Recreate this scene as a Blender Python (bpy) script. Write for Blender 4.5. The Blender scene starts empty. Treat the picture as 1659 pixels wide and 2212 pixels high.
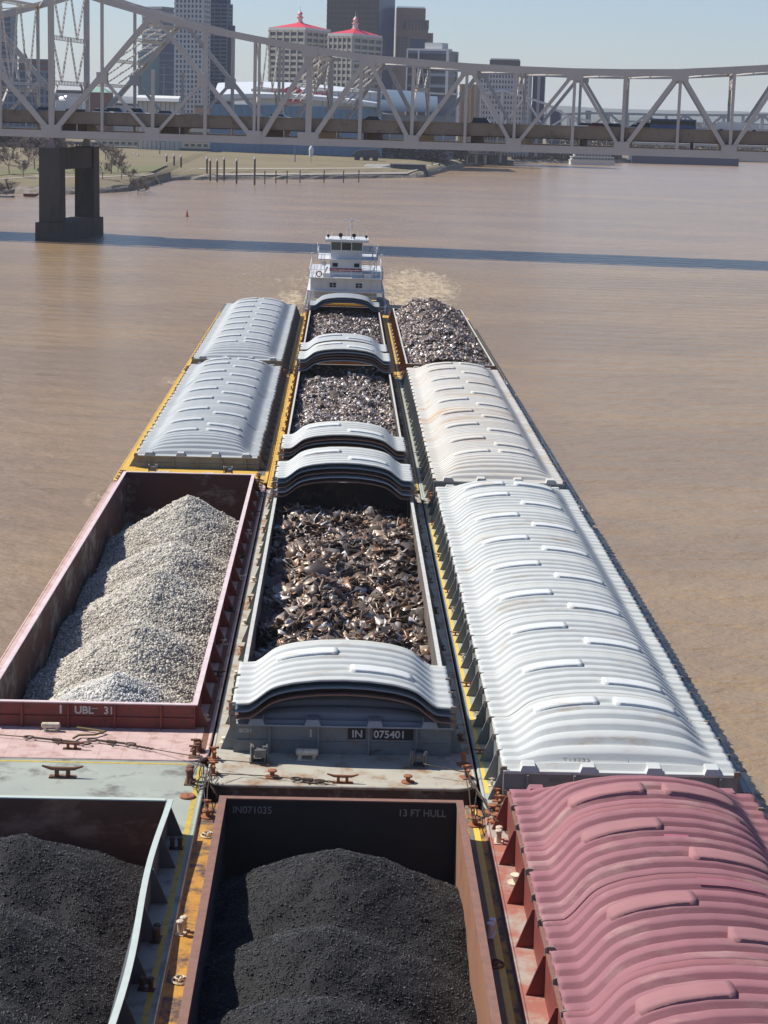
import bpy, math, random
import numpy as np
from mathutils import Vector, Matrix
R=math.radians
random.seed(7); rng=np.random.default_rng(11)
sc=bpy.context.scene; COL=sc.collection
WZ=-1.4                                   # water level; barge decks lie at about z=0
# ------------------------------------------------------------------ camera
CX,CH,CF,TH,PS,PH=-0.488,25.838,4102.1,0.206057,0.025925,0.028591
fw=Vector((math.sin(PS)*math.cos(TH),math.cos(PS)*math.cos(TH),-math.sin(TH)))
rt=Vector((math.cos(PS),-math.sin(PS),0)); up=rt.cross(fw)
EYE=Vector((CX,0,CH))
c_,s_=math.cos(PH),math.sin(PH)
cx_=rt*c_+up*s_; cy_=up*c_-rt*s_; cz_=-fw
cam=bpy.data.cameras.new('camera'); co=bpy.data.objects.new('camera',cam); COL.objects.link(co)
m=Matrix((cx_,cy_,cz_)).transposed().to_4x4(); m.translation=EYE; co.matrix_world=m
cam.sensor_fit='VERTICAL'; cam.sensor_height=24; cam.lens=CF/2212*24; cam.clip_start=1; cam.clip_end=40000
sc.camera=co
def ray(u,v):                             # photo measurement (1659 x 2212 grid) -> direction
    a,b=u-829.5,v-1106
    return fw*CF+rt*(c_*a+s_*b)-up*(-s_*a+c_*b)
def onz(u,v,z=0):
    d=ray(u,v); return EYE+d*((z-CH)/d.z)
def ony(u,v,Y0,sl=0.):
    d=ray(u,v); return EYE+d*((Y0+sl*EYE.x-EYE.y)/(d.y-sl*d.x))
# ------------------------------------------------------------------ light
world=bpy.data.worlds.new('World'); sc.world=world; world.use_nodes=True
nt=world.node_tree; bg=nt.nodes['Background']
sky=nt.nodes.new('ShaderNodeTexSky'); sky.sky_type='NISHITA'; sky.sun_disc=False
SD=Vector((-0.925,0.38,0)).normalized(); EL=R(49)
sky.sun_elevation=EL; sky.sun_rotation=math.atan2(SD.x,SD.y)
sky.air_density=1.0; sky.dust_density=0.5; sky.ozone_density=2.5; sky.altitude=100
tn=nt.nodes.new('ShaderNodeMix'); tn.data_type='RGBA'; tn.blend_type='MULTIPLY'; tn.inputs[0].default_value=1; tn.inputs[7].default_value=(.94,1.0,1.20,1)
nt.links.new(sky.outputs[0],tn.inputs[6]); nt.links.new(tn.outputs[2],bg.inputs[0]); bg.inputs[1].default_value=0.066
sun=bpy.data.lights.new('sun','SUN'); sun.energy=4.1; sun.angle=R(0.53); sun.color=(1,.945,.85)
so=bpy.data.objects.new('sun',sun); COL.objects.link(so)
sv=Vector((SD.x*math.cos(EL),SD.y*math.cos(EL),math.sin(EL)))
so.rotation_euler=sv.to_track_quat('Z','Y').to_euler(); so.location=(-60,60,80)
sc.view_settings.view_transform='Standard'; sc.view_settings.look='None'; sc.view_settings.exposure=0.6; sc.view_settings.gamma=1
# ------------------------------------------------------------------ materials
MC={}
def mat(name,c1,c2=None,scale=1.,c3=None,amt=.5,rough=.7,bump=0.,bscale=20.,metal=0.,c3scale=None,stretch=(1,1,1),detail=8,grid=None,spec=.5,attr=False,world=False):
    if name in MC: return MC[name]
    M=bpy.data.materials.new(name); M.use_nodes=True; n=M.node_tree.nodes; l=M.node_tree.links
    b=n['Principled BSDF']; b.inputs['Roughness'].default_value=rough; b.inputs['Metallic'].default_value=metal
    b.inputs['Specular IOR Level'].default_value=spec
    tc=n.new('ShaderNodeTexCoord'); mp=n.new('ShaderNodeMapping'); l.new(n.new('ShaderNodeNewGeometry').outputs['Position'] if world else tc.outputs['Object'],mp.inputs[0]); mp.inputs['Scale'].default_value=stretch
    def noise(s,d=detail,ro=.6):
        x=n.new('ShaderNodeTexNoise'); x.inputs['Scale'].default_value=s; x.inputs['Detail'].default_value=d; x.inputs['Roughness'].default_value=ro
        l.new(mp.outputs[0],x.inputs[0]); return x.outputs[0]
    def ramp(src,a,bb):
        x=n.new('ShaderNodeMapRange'); x.inputs[1].default_value=a; x.inputs[2].default_value=bb; l.new(src,x.inputs[0]); return x.outputs[0]
    def mix(f,a,bb,mode='MIX'):
        x=n.new('ShaderNodeMix'); x.data_type='RGBA'; x.blend_type=mode
        if isinstance(f,float): x.inputs[0].default_value=f
        else: l.new(f,x.inputs[0])
        for k,q in ((6,a),(7,bb)):
            if isinstance(q,tuple): x.inputs[k].default_value=(*q,1)
            else: l.new(q,x.inputs[k])
        return x.outputs[2]
    if attr:
        a=n.new('ShaderNodeAttribute'); a.attribute_name='col'; col=a.outputs['Color']
        if c2: col=mix(ramp(noise(scale),.35,.65),col,c2)
    else:
        col=c1
        if c2: col=mix(ramp(noise(scale),.3,.7),c1,c2)
    if c3: col=mix(ramp(noise(c3scale or scale*2.3,10,.7),1-amt-.07,1-amt+.07),col,c3)
    if grid:                               # plate seams: (dx,dy,colour)
        br=n.new('ShaderNodeTexBrick'); br.offset=0; l.new(mp.outputs[0],br.inputs[0]); br.inputs['Scale'].default_value=1
        br.inputs['Brick Width'].default_value=grid[0]; br.inputs['Row Height'].default_value=grid[1]; br.inputs['Mortar Size'].default_value=.06; br.inputs['Mortar Smooth'].default_value=1.
        mm=n.new('ShaderNodeMath'); mm.operation='MULTIPLY'; l.new(br.outputs['Fac'],mm.inputs[0]); mm.inputs[1].default_value=grid[3]
        col=mix(mm.outputs[0],col,grid[2])
    if isinstance(col,tuple): b.inputs['Base Color'].default_value=(*col,1)
    else: l.new(col,b.inputs['Base Color'])
    if bump:
        bp=n.new('ShaderNodeBump'); bp.inputs['Strength'].default_value=min(1,bump); bp.inputs['Distance'].default_value=.05*max(1,bump)
        l.new(noise(bscale,6),bp.inputs['Height']); l.new(bp.outputs[0],b.inputs['Normal'])
    MC[name]=M; return M
# ------------------------------------------------------------------ mesh tools
class MB:
    def __init__(s): s.v=[]; s.f=[]
    def add(s,vs,fs):
        o=len(s.v); s.v+= [tuple(q) for q in vs]; s.f+=[tuple(i+o for i in g) for g in fs]; return s
    def box(s,x0,x1,y0,y1,z0,z1):
        return s.add([(x0,y0,z0),(x1,y0,z0),(x1,y1,z0),(x0,y1,z0),(x0,y0,z1),(x1,y0,z1),(x1,y1,z1),(x0,y1,z1)],
          [(0,3,2,1),(4,5,6,7),(0,1,5,4),(1,2,6,5),(2,3,7,6),(3,0,4,7)])
    def beam(s,p,q,w,h,upv=(0,0,1)):       # box along p-q, w sideways, h along up
        p=Vector(p);q=Vector(q); d=(q-p).normalized(); u=Vector(upv)
        sd=d.cross(u)
        if sd.length<1e-4: sd=d.cross(Vector((0,1,0)))
        sd.normalize(); u=sd.cross(d)
        a=sd*w/2;b=u*h/2
        return s.add([p-a-b,p+a-b,p+a+b,p-a+b,q-a-b,q+a-b,q+a+b,q-a+b],[(0,1,2,3),(7,6,5,4),(0,4,5,1),(1,5,6,2),(2,6,7,3),(3,7,4,0)])
    def tube(s,pts,r,n=6,closed=False):
        pts=[Vector(p) for p in pts]; o=len(s.v); k=len(pts); rr=r if hasattr(r,'__len__') else [r]*k
        prev=None
        for i,p in enumerate(pts):
            if closed: d=pts[(i+1)%k]-pts[i-1]
            else: d=pts[min(i+1,k-1)]-pts[max(i-1,0)]
            d.normalize()
            u=Vector((0,0,1)) if abs(d.z)<.9 else Vector((0,1,0))
            if prev is not None and abs(prev.dot(d))<.9: u=prev
            a=d.cross(u).normalized(); b=a.cross(d); prev=b
            for j in range(n):
                t=2*math.pi*j/n; s.v.append(tuple(p+(a*math.cos(t)+b*math.sin(t))*rr[i]))
        for i in range(k if closed else k-1):
            for j in range(n):
                i2=(i+1)%k; s.f.append((o+i*n+j,o+i*n+(j+1)%n,o+i2*n+(j+1)%n,o+i2*n+j))
        if not closed: s.f.append(tuple(o+j for j in range(n))[::-1]); s.f.append(tuple(o+(k-1)*n+j for j in range(n)))
        return s
    def lathe(s,prof,c=(0,0,0),n=12):       # prof: (r,z)
        o=len(s.v)
        for r,z in prof:
            for j in range(n):
                t=2*math.pi*j/n; s.v.append((c[0]+r*math.cos(t),c[1]+r*math.sin(t),c[2]+z))
        for i in range(len(prof)-1):
            for j in range(n): s.f.append((o+i*n+j,o+i*n+(j+1)%n,o+(i+1)*n+(j+1)%n,o+(i+1)*n+j))
        s.f.append(tuple(o+j for j in range(n))[::-1]); s.f.append(tuple(o+(len(prof)-1)*n+j for j in range(n)))
        return s
    def ring(s,c,ra,rb,r,axis='z',n=14,m=5):
        pts=[]
        for i in range(n):
            t=2*math.pi*i/n; a,b=ra*math.cos(t),rb*math.sin(t)
            pts.append({'z':(c[0]+a,c[1]+b,c[2]),'y':(c[0]+a,c[1],c[2]+b),'x':(c[0],c[1]+a,c[2]+b)}[axis])
        return s.tube(pts,r,m,closed=True)
    def grid(s,P):                          # P[i][j] points
        o=len(s.v); a=len(P); b=len(P[0])
        for r in P: s.v+=[tuple(q) for q in r]
        for i in range(a-1):
            for j in range(b-1): s.f.append((o+i*b+j,o+i*b+j+1,o+(i+1)*b+j+1,o+(i+1)*b+j))
        return s
    def mesh(s,name,m=None,smooth=False):
        me=bpy.data.meshes.new(name); me.from_pydata(s.v,[],s.f); me.update()
        if m: me.materials.append(m)
        if smooth: me.polygons.foreach_set('use_smooth',[True]*len(me.polygons))
        return me
    def obj(s,name,m,parent=None,smooth=False,loc=(0,0,0)):
        return part(name,s.mesh(name,m,smooth),parent,loc)
def part(name,me,parent=None,loc=(0,0,0),rot=(0,0,0)):
    o=bpy.data.objects.new(name,me); COL.objects.link(o); o.location=loc; o.rotation_euler=rot
    if parent: o.parent=parent
    return o
def npmesh(name,V,F,m,col=None,smooth=False):   # V (n,3), F (k,3|4)
    me=bpy.data.meshes.new(name); V=np.asarray(V,np.float32); F=np.asarray(F,np.int32); k=F.shape[1]
    me.vertices.add(len(V)); me.vertices.foreach_set('co',V.ravel())
    me.loops.add(F.size); me.loops.foreach_set('vertex_index',F.ravel())
    me.polygons.add(len(F)); me.polygons.foreach_set('loop_start',np.arange(0,F.size,k,dtype=np.int32)); me.polygons.foreach_set('loop_total',np.full(len(F),k,np.int32))
    if smooth: me.polygons.foreach_set('use_smooth',np.ones(len(F),bool))
    me.update(calc_edges=True)
    if col is not None:
        a=me.color_attributes.new('col','FLOAT_COLOR','POINT'); c=np.ones((len(V),4),np.float32); c[:,:3]=col; a.data.foreach_set('color',c.ravel())
    me.materials.append(m); return me
def tag(o,label=None,cat=None,group=None,kind=None):
    if label: o['label']=label
    if cat: o['category']=cat
    if group: o['group']=group
    if kind: o['kind']=kind
    return o
def empty(name,label,cat,loc=(0,0,0),rz=0,group=None):
    o=bpy.data.objects.new(name,None); COL.objects.link(o); o.location=loc; o.rotation_euler=(0,0,rz); o.empty_display_size=.5
    return tag(o,label,cat,group)
def text(s,size,name,m,parent,loc,rot,depth=.01,bold=.0,xs=1.):
    cu=bpy.data.curves.new('t','FONT'); cu.body=s; cu.size=size; cu.extrude=depth; cu.offset=bold
    t=bpy.data.objects.new('t',cu); COL.objects.link(t)
    bpy.context.view_layer.update()
    me=bpy.data.meshes.new_from_object(t.evaluated_get(bpy.context.evaluated_depsgraph_get()))
    bpy.data.objects.remove(t); me.materials.clear(); me.materials.append(m)
    for v in me.vertices: v.co.x*=xs
    return part(name,me,parent,loc,rot)
# ------------------------------------------------------------------ palette
rust=mat('rusty_iron',(.20,.085,.045),(.11,.05,.03),3,rough=.85,bump=.4,bscale=30)
rust_o=mat('orange_rust',(.36,.13,.05),(.18,.07,.04),3,rough=.85,bump=.3)
steel=mat('dark_steel',(.05,.045,.04),(.09,.05,.03),4,rough=.6,metal=.3)
white_p=mat('white_paint',(.74,.74,.72),(.66,.66,.64),1,rough=.45)
letter_w=mat('white_lettering',(.62,.60,.55),(.42,.40,.37),8,rough=.7)
letter_dim=mat('faded_lettering',(.26,.24,.19),(.12,.11,.09),9,rough=.8)
letter_k=mat('black_lettering',(.03,.03,.03),(.2,.2,.2),9,rough=.8)
black_plate=mat('black_painted_plate',(.012,.012,.014),rough=.6)
cream=mat('cream_paint',(.72,.66,.52),(.4,.3,.2),4,rough=.6)
wire_m=mat('steel_wire',(.055,.045,.04),(.10,.06,.04),9,rough=.6,metal=.2)
# ------------------------------------------------------------------ barges
def rrect(x0,x1,y0,y1,r,n=5):
    pts=[]
    for cx,cy,a in ((x1-r,y0+r,-90),(x1-r,y1-r,0),(x0+r,y1-r,90),(x0+r,y0+r,180)):
        pts.append([(cx+r*math.cos(R(a+90*i/n)),cy+r*math.sin(R(a+90*i/n))) for i in range(n+1)])
    return pts
def bollard_me(m):
    b=MB(); b.box(-.32,.32,-.16,.16,0,.04)
    for x in (-.17,.17): b.lathe([(.1,.04),(.1,.42),(.135,.44),(.135,.5),(.1,.53)],(x,0,0),10)
    return b.mesh('bollard',m)
def kevel_me(m):
    b=MB(); b.box(-.22,.22,-.22,.22,0,.04).lathe([(.09,.04),(.09,.5)],(0,0,0),8)
    b.tube([(0,-.3,.36),(0,-.12,.34),(0,.12,.34),(0,.3,.36)],[.045,.06,.06,.045],6).tube([(-.2,0,.46),(.2,0,.46)],.045,6)
    return b.mesh('timberhead',m)
def button_me(m):
    b=MB(); b.lathe([(.3,0),(.3,.05),(.1,.06),(.1,.22),(.2,.26),(.2,.32),(.12,.35)],(0,0,0),12); return b.mesh('button',m)
def cleat_me(m):
    b=MB(); b.box(-.4,.4,-.13,.13,0,.04)
    for x in (-.17,.17): b.box(x-.06,x+.06,-.06,.06,.04,.24)
    b.tube([(-.62,0,.36),(-.35,0,.28),(0,0,.27),(.35,0,.28),(.62,0,.36)],[.03,.06,.07,.06,.03],8); return b.mesh('cleat',m)
def ring_me(m):
    b=MB(); b.ring((0,0,.04),.28,.28,.04).ring((0,.1,.1),.14,.14,.03); b.tube([(-.1,-.1,.05),(.05,.1,.1)],.04,6); return b.mesh('mooring_ring',m)
def manhole_me(m):
    b=MB(); b.lathe([(.34,0),(.34,.07),(.3,.1),(.08,.1),(.06,.13)],(0,0,0),16); return b.mesh('manhole',m)
def winch_me(m):
    b=MB(); b.box(-.34,.34,-.3,.3,0,.06).box(-.3,-.24,-.25,.25,.06,.7).box(.24,.3,-.25,.25,.06,.7)
    o=len(b.v)
    for sx,r in ((-.2,.3),(.2,.3)):
        b.tube([(sx-.02,0,.42),(sx+.02,0,.42)],r,16)
    b.tube([(-.24,0,.42),(.24,0,.42)],.16,12).box(-.16,.3,-.42,-.3,.3,.62); b.ring((.36,0,.45),.3,.3,.03,'x')
    return b.mesh('hand_winch',m)
def roller_me(m):
    b=MB(); b.box(-.36,-.22,-.12,.12,0,.2).box(.22,.36,-.12,.12,0,.2).tube([(-.46,0,.3),(-.42,0,.3),(.42,0,.3),(.46,0,.3)],[.08,.15,.15,.08],10).box(-.4,.4,-.2,.2,0,.03); return b.mesh('roller_chock',m)
FIT=dict(roller_chock=roller_me,bollard=bollard_me,timberhead=kevel_me,button=button_me,cleat=cleat_me,mooring_ring=ring_me,manhole=manhole_me,hand_winch=winch_me)
MEC={}
def fitting(kind,m,parent,x,y,z=0,rz=0,s=1.,label=None):
    k=(kind,m.name)
    if k not in MEC: MEC[k]=FIT[kind](m)
    o=part(kind,MEC[k],parent,(x,y,z),(0,0,rz)); o.scale=(s,s,s)
    if label: o['label']=label
    return o
CZ=1.2
def barge(name_label,xc,y0,y1,zd,mats,c0,c1,coam=(-4.42,4.42),ctop=CZ,bracket_n=17,rim_w=.16,seam=None,warp=0.,right_deck=None,stripe=None,panel_n=5,floor=-3.1,endbr=True,radius=.7,category='barge',W=5.3,stiff=None):
    """c0,c1: world y of the coaming ends; coam: half widths of the hold (local x)"""
    B=empty('hopper_barge',name_label,category,(xc,y0,zd),0,'barges lashed together in the tow')
    L=y1-y0; a,b=coam; cy0=c0-y0; cy1=c1-y0; t=.1; zt=ctop-zd; fl=floor-zd; hb=-3.8-zd
    out=rrect(-W,W,0,L,radius)
    # deck sheet with the hold cut out
    d=MB(); inn=[(b,cy0),(b,cy1),(a,cy1),(a,cy0)]
    flat=[p for c in out for p in c]; n=len(flat)
    d.v=[(x,y,0) for x,y in flat]+[(x,y,0) for x,y in inn]
    k=len(out[0])
    for ci in range(4):
        for i in range(k-1): d.f.append((ci*k+i,ci*k+i+1,n+ci))
        d.f.append((ci*k+k-1,((ci+1)%4)*k,n+(ci+1)%4,n+ci))
    d.obj('deck',mats['deck'],B)
    h=MB(); h.v=[(x,y,-.02) for x,y in flat]+[(x,y,hb) for x,y in flat]
    for i in range(n): h.f.append((i,n+i,n+(i+1)%n,(i+1)%n)[::-1])
    h.f.append(tuple(range(n,2*n))[::-1])
    h.obj('hull',mats['hull'],B)
    MB().tube([(x,y,-.045) for x,y in flat],.075,6,closed=True).obj('gunwale',mats.get('gunwale',mats['deck']),B,True)
    # hold: inner faces
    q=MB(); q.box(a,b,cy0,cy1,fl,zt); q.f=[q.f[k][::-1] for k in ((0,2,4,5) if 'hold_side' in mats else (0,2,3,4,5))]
    if warp:
        q=MB()
        N=40
        for i in range(N+1):
            y=cy0+(cy1-cy0)*i/N; w=warp*math.sin(i*.47+.8)
            q.v+=[(a+w,y,zt),(a,y,fl),(b,y,fl),(b+w,y,zt)]
        for i in range(N):
            o=i*4; q.f+=[(o,o+1,o+5,o+4),(o+1,o+2,o+6,o+5),(o+2,o+3,o+7,o+6)]
        q.f+=[(0,3,2,1),(N*4,N*4+1,N*4+2,N*4+3)]
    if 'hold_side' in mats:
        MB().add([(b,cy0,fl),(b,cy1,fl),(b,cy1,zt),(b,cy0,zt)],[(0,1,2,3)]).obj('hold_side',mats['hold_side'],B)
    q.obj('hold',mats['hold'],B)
    # coaming walls outside the hold
    c=MB(); c.box(a-t,a-.004,cy0-t,cy1+t,.0,zt-.004).box(b+.004,b+t,cy0-t,cy1+t,.0,zt-.004).box(a-.002,b+.002,cy0-t,cy0-.004,.0,zt-.004).box(a-.002,b+.002,cy1+.004,cy1+t,.0,zt-.004)
    c.obj('coaming',mats['coaming'],B)
    r=MB(); rw=rim_w
    if warp:
        for sx in (a,b):
            N=60
            P=[]
            for i in range(N+1):
                y=cy0-t+(cy1-cy0+2*t)*i/N; ii=i*40/N; w=warp*math.sin(ii*.47+.8)
                x0=sx+w-(rw if sx==a else .0)-(0 if sx==a else 0.0); P.append([(x0,y,zt),(x0,y,zt+.05),(x0+rw,y,zt+.05),(x0+rw,y,zt)])
            r.grid(P)
    else:
        r.box(a-rw,a+.03,cy0-rw,cy1+rw,zt,zt+.05).box(b-.03,b+rw,cy0-rw,cy1+rw,zt,zt+.05)
    r.box(a+.032,b-.032,cy0-rw,cy0+.03,zt,zt+.047).box(a+.032,b-.032,cy1-.03,cy1+rw,zt,zt+.047)
    r.obj('coaming_rim',mats['rim'],B)
    # gusset brackets along both sides
    bm=MB(); bm.add([(0,-.04,.003),(.55,-.04,.003),(.08,-.04,zt-.01),(0,-.04,zt-.01),(0,.04,.003),(.55,.04,.003),(.08,.04,zt-.01),(0,.04,zt-.01)],[(0,1,2,3),(7,6,5,4),(0,4,5,1),(1,5,6,2),(2,6,7,3),(3,7,4,0)])
    bme=bm.mesh('bracket',mats.get('bracket',mats['coaming']))
    bm2=MB(); bm2.add([(-x,y,z) for x,y,z in bm.v],[f[::-1] for f in bm.f]); bme2=bm2.mesh('bracket',mats.get('bracket',mats['coaming']))
    for i in range(max(0,bracket_n)):
        y=cy0+.3+(cy1-cy0-.6)*i/(bracket_n-1)
        part('bracket',bme,B,(b+t,y,0)); part('bracket',bme2,B,(a-t,y,0))
    # end panel stiffeners
    p=MB(); p.box(-.04,.04,-.14,0,.003,zt-.01); pme=p.mesh('stiffener',mats.get('bracket',mats['coaming']))
    for x in (stiff or [a+(b-a)*(i+.5)/panel_n for i in range(panel_n)]):
        part('stiffener',pme,B,(x,cy0-t-.001,0))
        part('stiffener',pme,B,(x,cy1+t+.141,0))
    MB().box(a-.05,b+.05,cy0-t-.07,cy0-t-.002,zt*.42,zt*.42+.05).obj('panel_rail',mats['coaming'],B)
    if stripe:
        for sx,y_a,y_b,w_,m_ in stripe:
            MB().add([(sx,y_a,.005),(sx+w_,y_a,.005),(sx+w_,y_b,.005),(sx,y_b,.005)],[(0,1,2,3)]).obj('safety_stripe',m_,B)
    if right_deck:
        for (x0,x1,ya,yb,m_) in right_deck: MB().add([(x0,ya,.004),(x1,ya,.004),(x1,yb,.004),(x0,yb,.004)],[(0,1,2,3)]).obj('side_deck_strip',m_,B)
    B['_']=0; del B['_']
    B_info[B.name]=(a,b,cy0,cy1,zt,L)
    return B
B_info={}
def side_fits(B,m1,m2,side,n,kinds=('button','timberhead'),s=.8,x=None,y0=3,seed=0):
    a,b,cy0,cy1,zt,L=B_info[B.name]; r=random.Random(seed)
    for i in range(n):
        y=cy0+1.5+(cy1-cy0-3)*i/max(1,n-1)+r.uniform(-.6,.6); k=kinds[i%len(kinds)]
        X=x if x is not None else (5.0 if side>0 else -5.0)
        fitting(k,m1 if i%2 else m2,B,X+r.uniform(-.06,.06),y,0,r.uniform(-.2,.2),s)
def corner_fits(B,m,near=True,far=True):
    L=B_info[B.name][5]
    ys=([.45,1.25] if near else [])+([L-.45,L-1.25] if far else [])
    for y in ys:
        for x in (-4.85,4.85): fitting('timberhead',m,B,x,y,0,0,1.0)
yellow=mat('yellow_deck',(.62,.39,.06),(.52,.32,.055),.7,c3=(.20,.11,.05),amt=.33,c3scale=1.6,rough=.6)
yellow_r=mat('rusty_yellow_deck',(.52,.27,.035),(.34,.15,.03),1.2,c3=(.075,.05,.045),amt=.47,c3scale=1.1,rough=.7,bump=.2)
ystripe=mat('yellow_stripe',(.55,.40,.04),(.40,.28,.05),2,c3=(.12,.10,.07),amt=.38,c3scale=3,rough=.6)
ystripe_b=mat('bright_yellow_stripe',(.78,.52,.06),(.66,.45,.08),2,c3=(.2,.15,.08),amt=.34,c3scale=3,rough=.55)
conc=mat('grey_deck',(.43,.41,.34),(.35,.325,.27),.8,c3=(.26,.15,.075),amt=.44,c3scale=.7,rough=.75,grid=(1e3,6.,(.25,.18,.12),.4))
green_d=mat('pale_green_deck',(.34,.37,.31),(.28,.30,.26),.4,c3=(.11,.10,.085),amt=.42,c3scale=.45,rough=.65)
pinkdeck=mat('dusty_pink_deck',(.56,.42,.38),(.47,.32,.29),.8,c3=(.33,.19,.15),amt=.42,c3scale=1.2,rough=.8,grid=(.95,.9,(.42,.26,.24),.6))
reddeck=mat('red_deck',(.36,.13,.09),(.30,.11,.08),.6,c3=(.36,.31,.26),amt=.47,c3scale=.5,rough=.7)
olive=mat('olive_deck',(.17,.17,.12),(.13,.12,.09),.5,c3=(.25,.20,.12),amt=.4,rough=.75)
greydk=mat('grey_green_deck',(.37,.39,.35),(.30,.32,.29),.5,c3=(.28,.2,.13),amt=.33,rough=.7,grid=(1e3,3.,(.2,.18,.15),.5))
darkdeck=mat('dark_side_deck',(.16,.15,.13),(.10,.09,.08),.6,c3=(.22,.16,.08),amt=.4,rough=.8)
hull_r=mat('rusty_hull',(.13,.065,.045),(.07,.045,.035),.8,c3=(.2,.17,.14),amt=.4,rough=.8)
hull_d=mat('dark_hull',(.06,.055,.055),(.10,.07,.05),.8,rough=.7)
red_c=mat('red_coaming',(.24,.045,.032),(.17,.035,.028),1,c3=(.10,.045,.035),amt=.43,rough=.6)
pink_rim=mat('pale_pink_rim',(.66,.55,.55),(.55,.42,.42),2,rough=.6)
grey_c=mat('blue_grey_coaming',(.20,.22,.215),(.15,.165,.165),1,c3=(.20,.125,.08),amt=.40,rough=.6)
grey_rim=mat('light_grey_rim',(.55,.56,.52),(.45,.44,.40),2,c3=(.3,.22,.15),amt=.38,rough=.6)
pale_rim=mat('pale_green_rim',(.46,.52,.48),(.41,.46,.42),2,c3=(.2,.15,.1),amt=.3,rough=.6)
dgrey_c=mat('dark_grey_coaming',(.10,.11,.12),(.08,.08,.09),1,rough=.7)
brown_rim=mat('brown_rim',(.24,.12,.085),(.17,.09,.07),3,rough=.8,bump=.3)
hold_rust=mat('rusty_hold',(.20,.085,.045),(.10,.045,.028),.35,c3=(.30,.17,.11),amt=.4,c3scale=.3,rough=.85,stretch=(1,1,2.5))
hold_lit=mat('sunlit_orange_hold',(.27,.125,.06),(.20,.09,.05),.4,c3=(.10,.055,.04),amt=.42,c3scale=.3,rough=.85)  # brighter orange for the hold's right wall, its sunlight put into the colour
hold_shade=mat('shade_blackened_hold',(.022,.018,.016),(.035,.025,.02),.5,rough=.9)  # near-black walls: the hold's shade is put into the colour
hold_dark=mat('dark_hold',(.05,.04,.035),(.08,.055,.045),.4,rough=.85)
hold_red=mat('worn_red_hold',(.085,.03,.022),(.06,.025,.02),.35,c3=(.22,.19,.16),amt=.42,c3scale=.35,rough=.85,stretch=(1,1,1.6))
hold_grey=mat('worn_grey_hold',(.13,.11,.095),(.09,.07,.06),.4,c3=(.3,.16,.1),amt=.4,rough=.85)
def MM(deck,hull,coaming,rim,hold,**k): return dict(deck=deck,hull=hull,coaming=coaming,rim=rim,hold=hold,**k)
XL,XM,XR=-10.72,0.,10.72
DX=.16
L1=barge('pale green decked barge heaped with black coal, bottom left',XL,13.4,73.2,0,MM(green_d,hull_d,dgrey_c,pale_rim,hold_rust),17,65.55,coam=(-4.35,4.30),rim_w=.2,warp=.10,stripe=[(4.95,.8,59.3,.2,ystripe),(-5.0,59.45,59.5,.01,ystripe)])
MB().add([(-4.6,59.5,.006),(4.5,59.5,.006),(4.5,59.66,.006),(-4.6,59.66,.006)],[(0,1,2,3)]).obj('safety_stripe',ystripe,L1)
M1=barge('rusty yellow edged barge heaped with black coal, bottom middle',XM,10,69.0,-.15,MM(yellow_r,hull_r,rust,brown_rim,hold_shade,hold_side=hold_lit,gunwale=brown_rim),14,65.9,bracket_n=0,coam=(-4.27,4.2),rim_w=.24,ctop=1.2,W=5.38,floor=-3.6,radius=.5,stripe=[(4.92,.8,59.3,.22,ystripe_b)],right_deck=[(4.75,4.9,.8,59.3,olive)])
R1=barge('red decked barge under faded pink covers, bottom right',XR+DX,8.5,68.2,0,MM(reddeck,hull_r,red_c,brown_rim,hold_dark),12,66.8,coam=(-4.5-DX,4.4-DX),rim_w=.1,W=5.42,ctop=1.3)
L2=barge('red barge piled with pale gravel, white letters UBL and 31 on its end',XL-DX,73.45,132.1,0,MM(pinkdeck,hull_r,red_c,pink_rim,hold_red),77.5,129.8,coam=(-4.36+DX,4.36+DX),rim_w=.2,ctop=1.08,W=5.35,stiff=[4.36+DX-1.35-1.96*k for k in range(4)],right_deck=[(5.0,5.25,.8,56,rust)])
M2=barge('grey decked barge of large scrap plates, numbered IN 075401',XM,70.75,130.6,0,MM(conc,hull_r,grey_c,grey_rim,hold_grey),74.7,127.2,coam=(-4.38,4.38),rim_w=.16,radius=.8,stiff=[-3.,-1.,1.08,3.05])
R2=barge('grey barge under clean white covers, numbered 113723, right column',XR+DX,68.3,127.5,0,MM(greydk,hull_d,grey_c,grey_rim,hold_dark),69.35,125.6,coam=(-4.42-DX,4.42-DX),rim_w=.1,bracket_n=26,W=5.35,stiff=[-3.76,-1.96,-.45,1.74,3.68],stripe=[(-5.26,2.,58.6,.16,ystripe_b)])
L3=barge('yellow edged barge with grey covers, just beyond the gravel barge',XL-DX,132.4,189.6,0,MM(yellow,hull_d,grey_c,grey_rim,hold_dark,gunwale=yellow),137.6,188.6,coam=(-4.25,4.58),ctop=.85,W=5.4,rim_w=.1,right_deck=[(4.6,5.2,3,57,darkdeck)])  # dark right-hand strip paints the covers' shadow on the deck
M3=barge('yellow edged barge of mixed scrap with a cover stack at each end, middle column',XM,130.9,191.2,0,MM(yellow,hull_d,rust,grey_rim,hold_dark,gunwale=yellow),134.2,189.2,coam=(-4.3,4.38),rim_w=.12,right_deck=[(4.55,5.26,.6,59.5,olive)])
R3=barge('grey barge under rust stained white covers, right column',XR+DX,127.7,189.8,0,MM(greydk,hull_d,grey_c,grey_rim,hold_dark),128.4,187.6,coam=(-4.58,4.25),W=5.4,rim_w=.1,bracket_n=26,right_deck=[(-5.2,-4.9,2,60,olive)])
L4=barge('yellow edged barge with grey covers, farthest in the left column',XL-DX,189.8,249.5,0,MM(yellow,hull_d,grey_c,grey_rim,hold_dark,gunwale=yellow),191,246.8,coam=(-4.25,4.58),W=5.4,rim_w=.1,right_deck=[(4.6,5.2,1,58,darkdeck)])  # right strip likewise darkened for the shadow beside the covers
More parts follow.
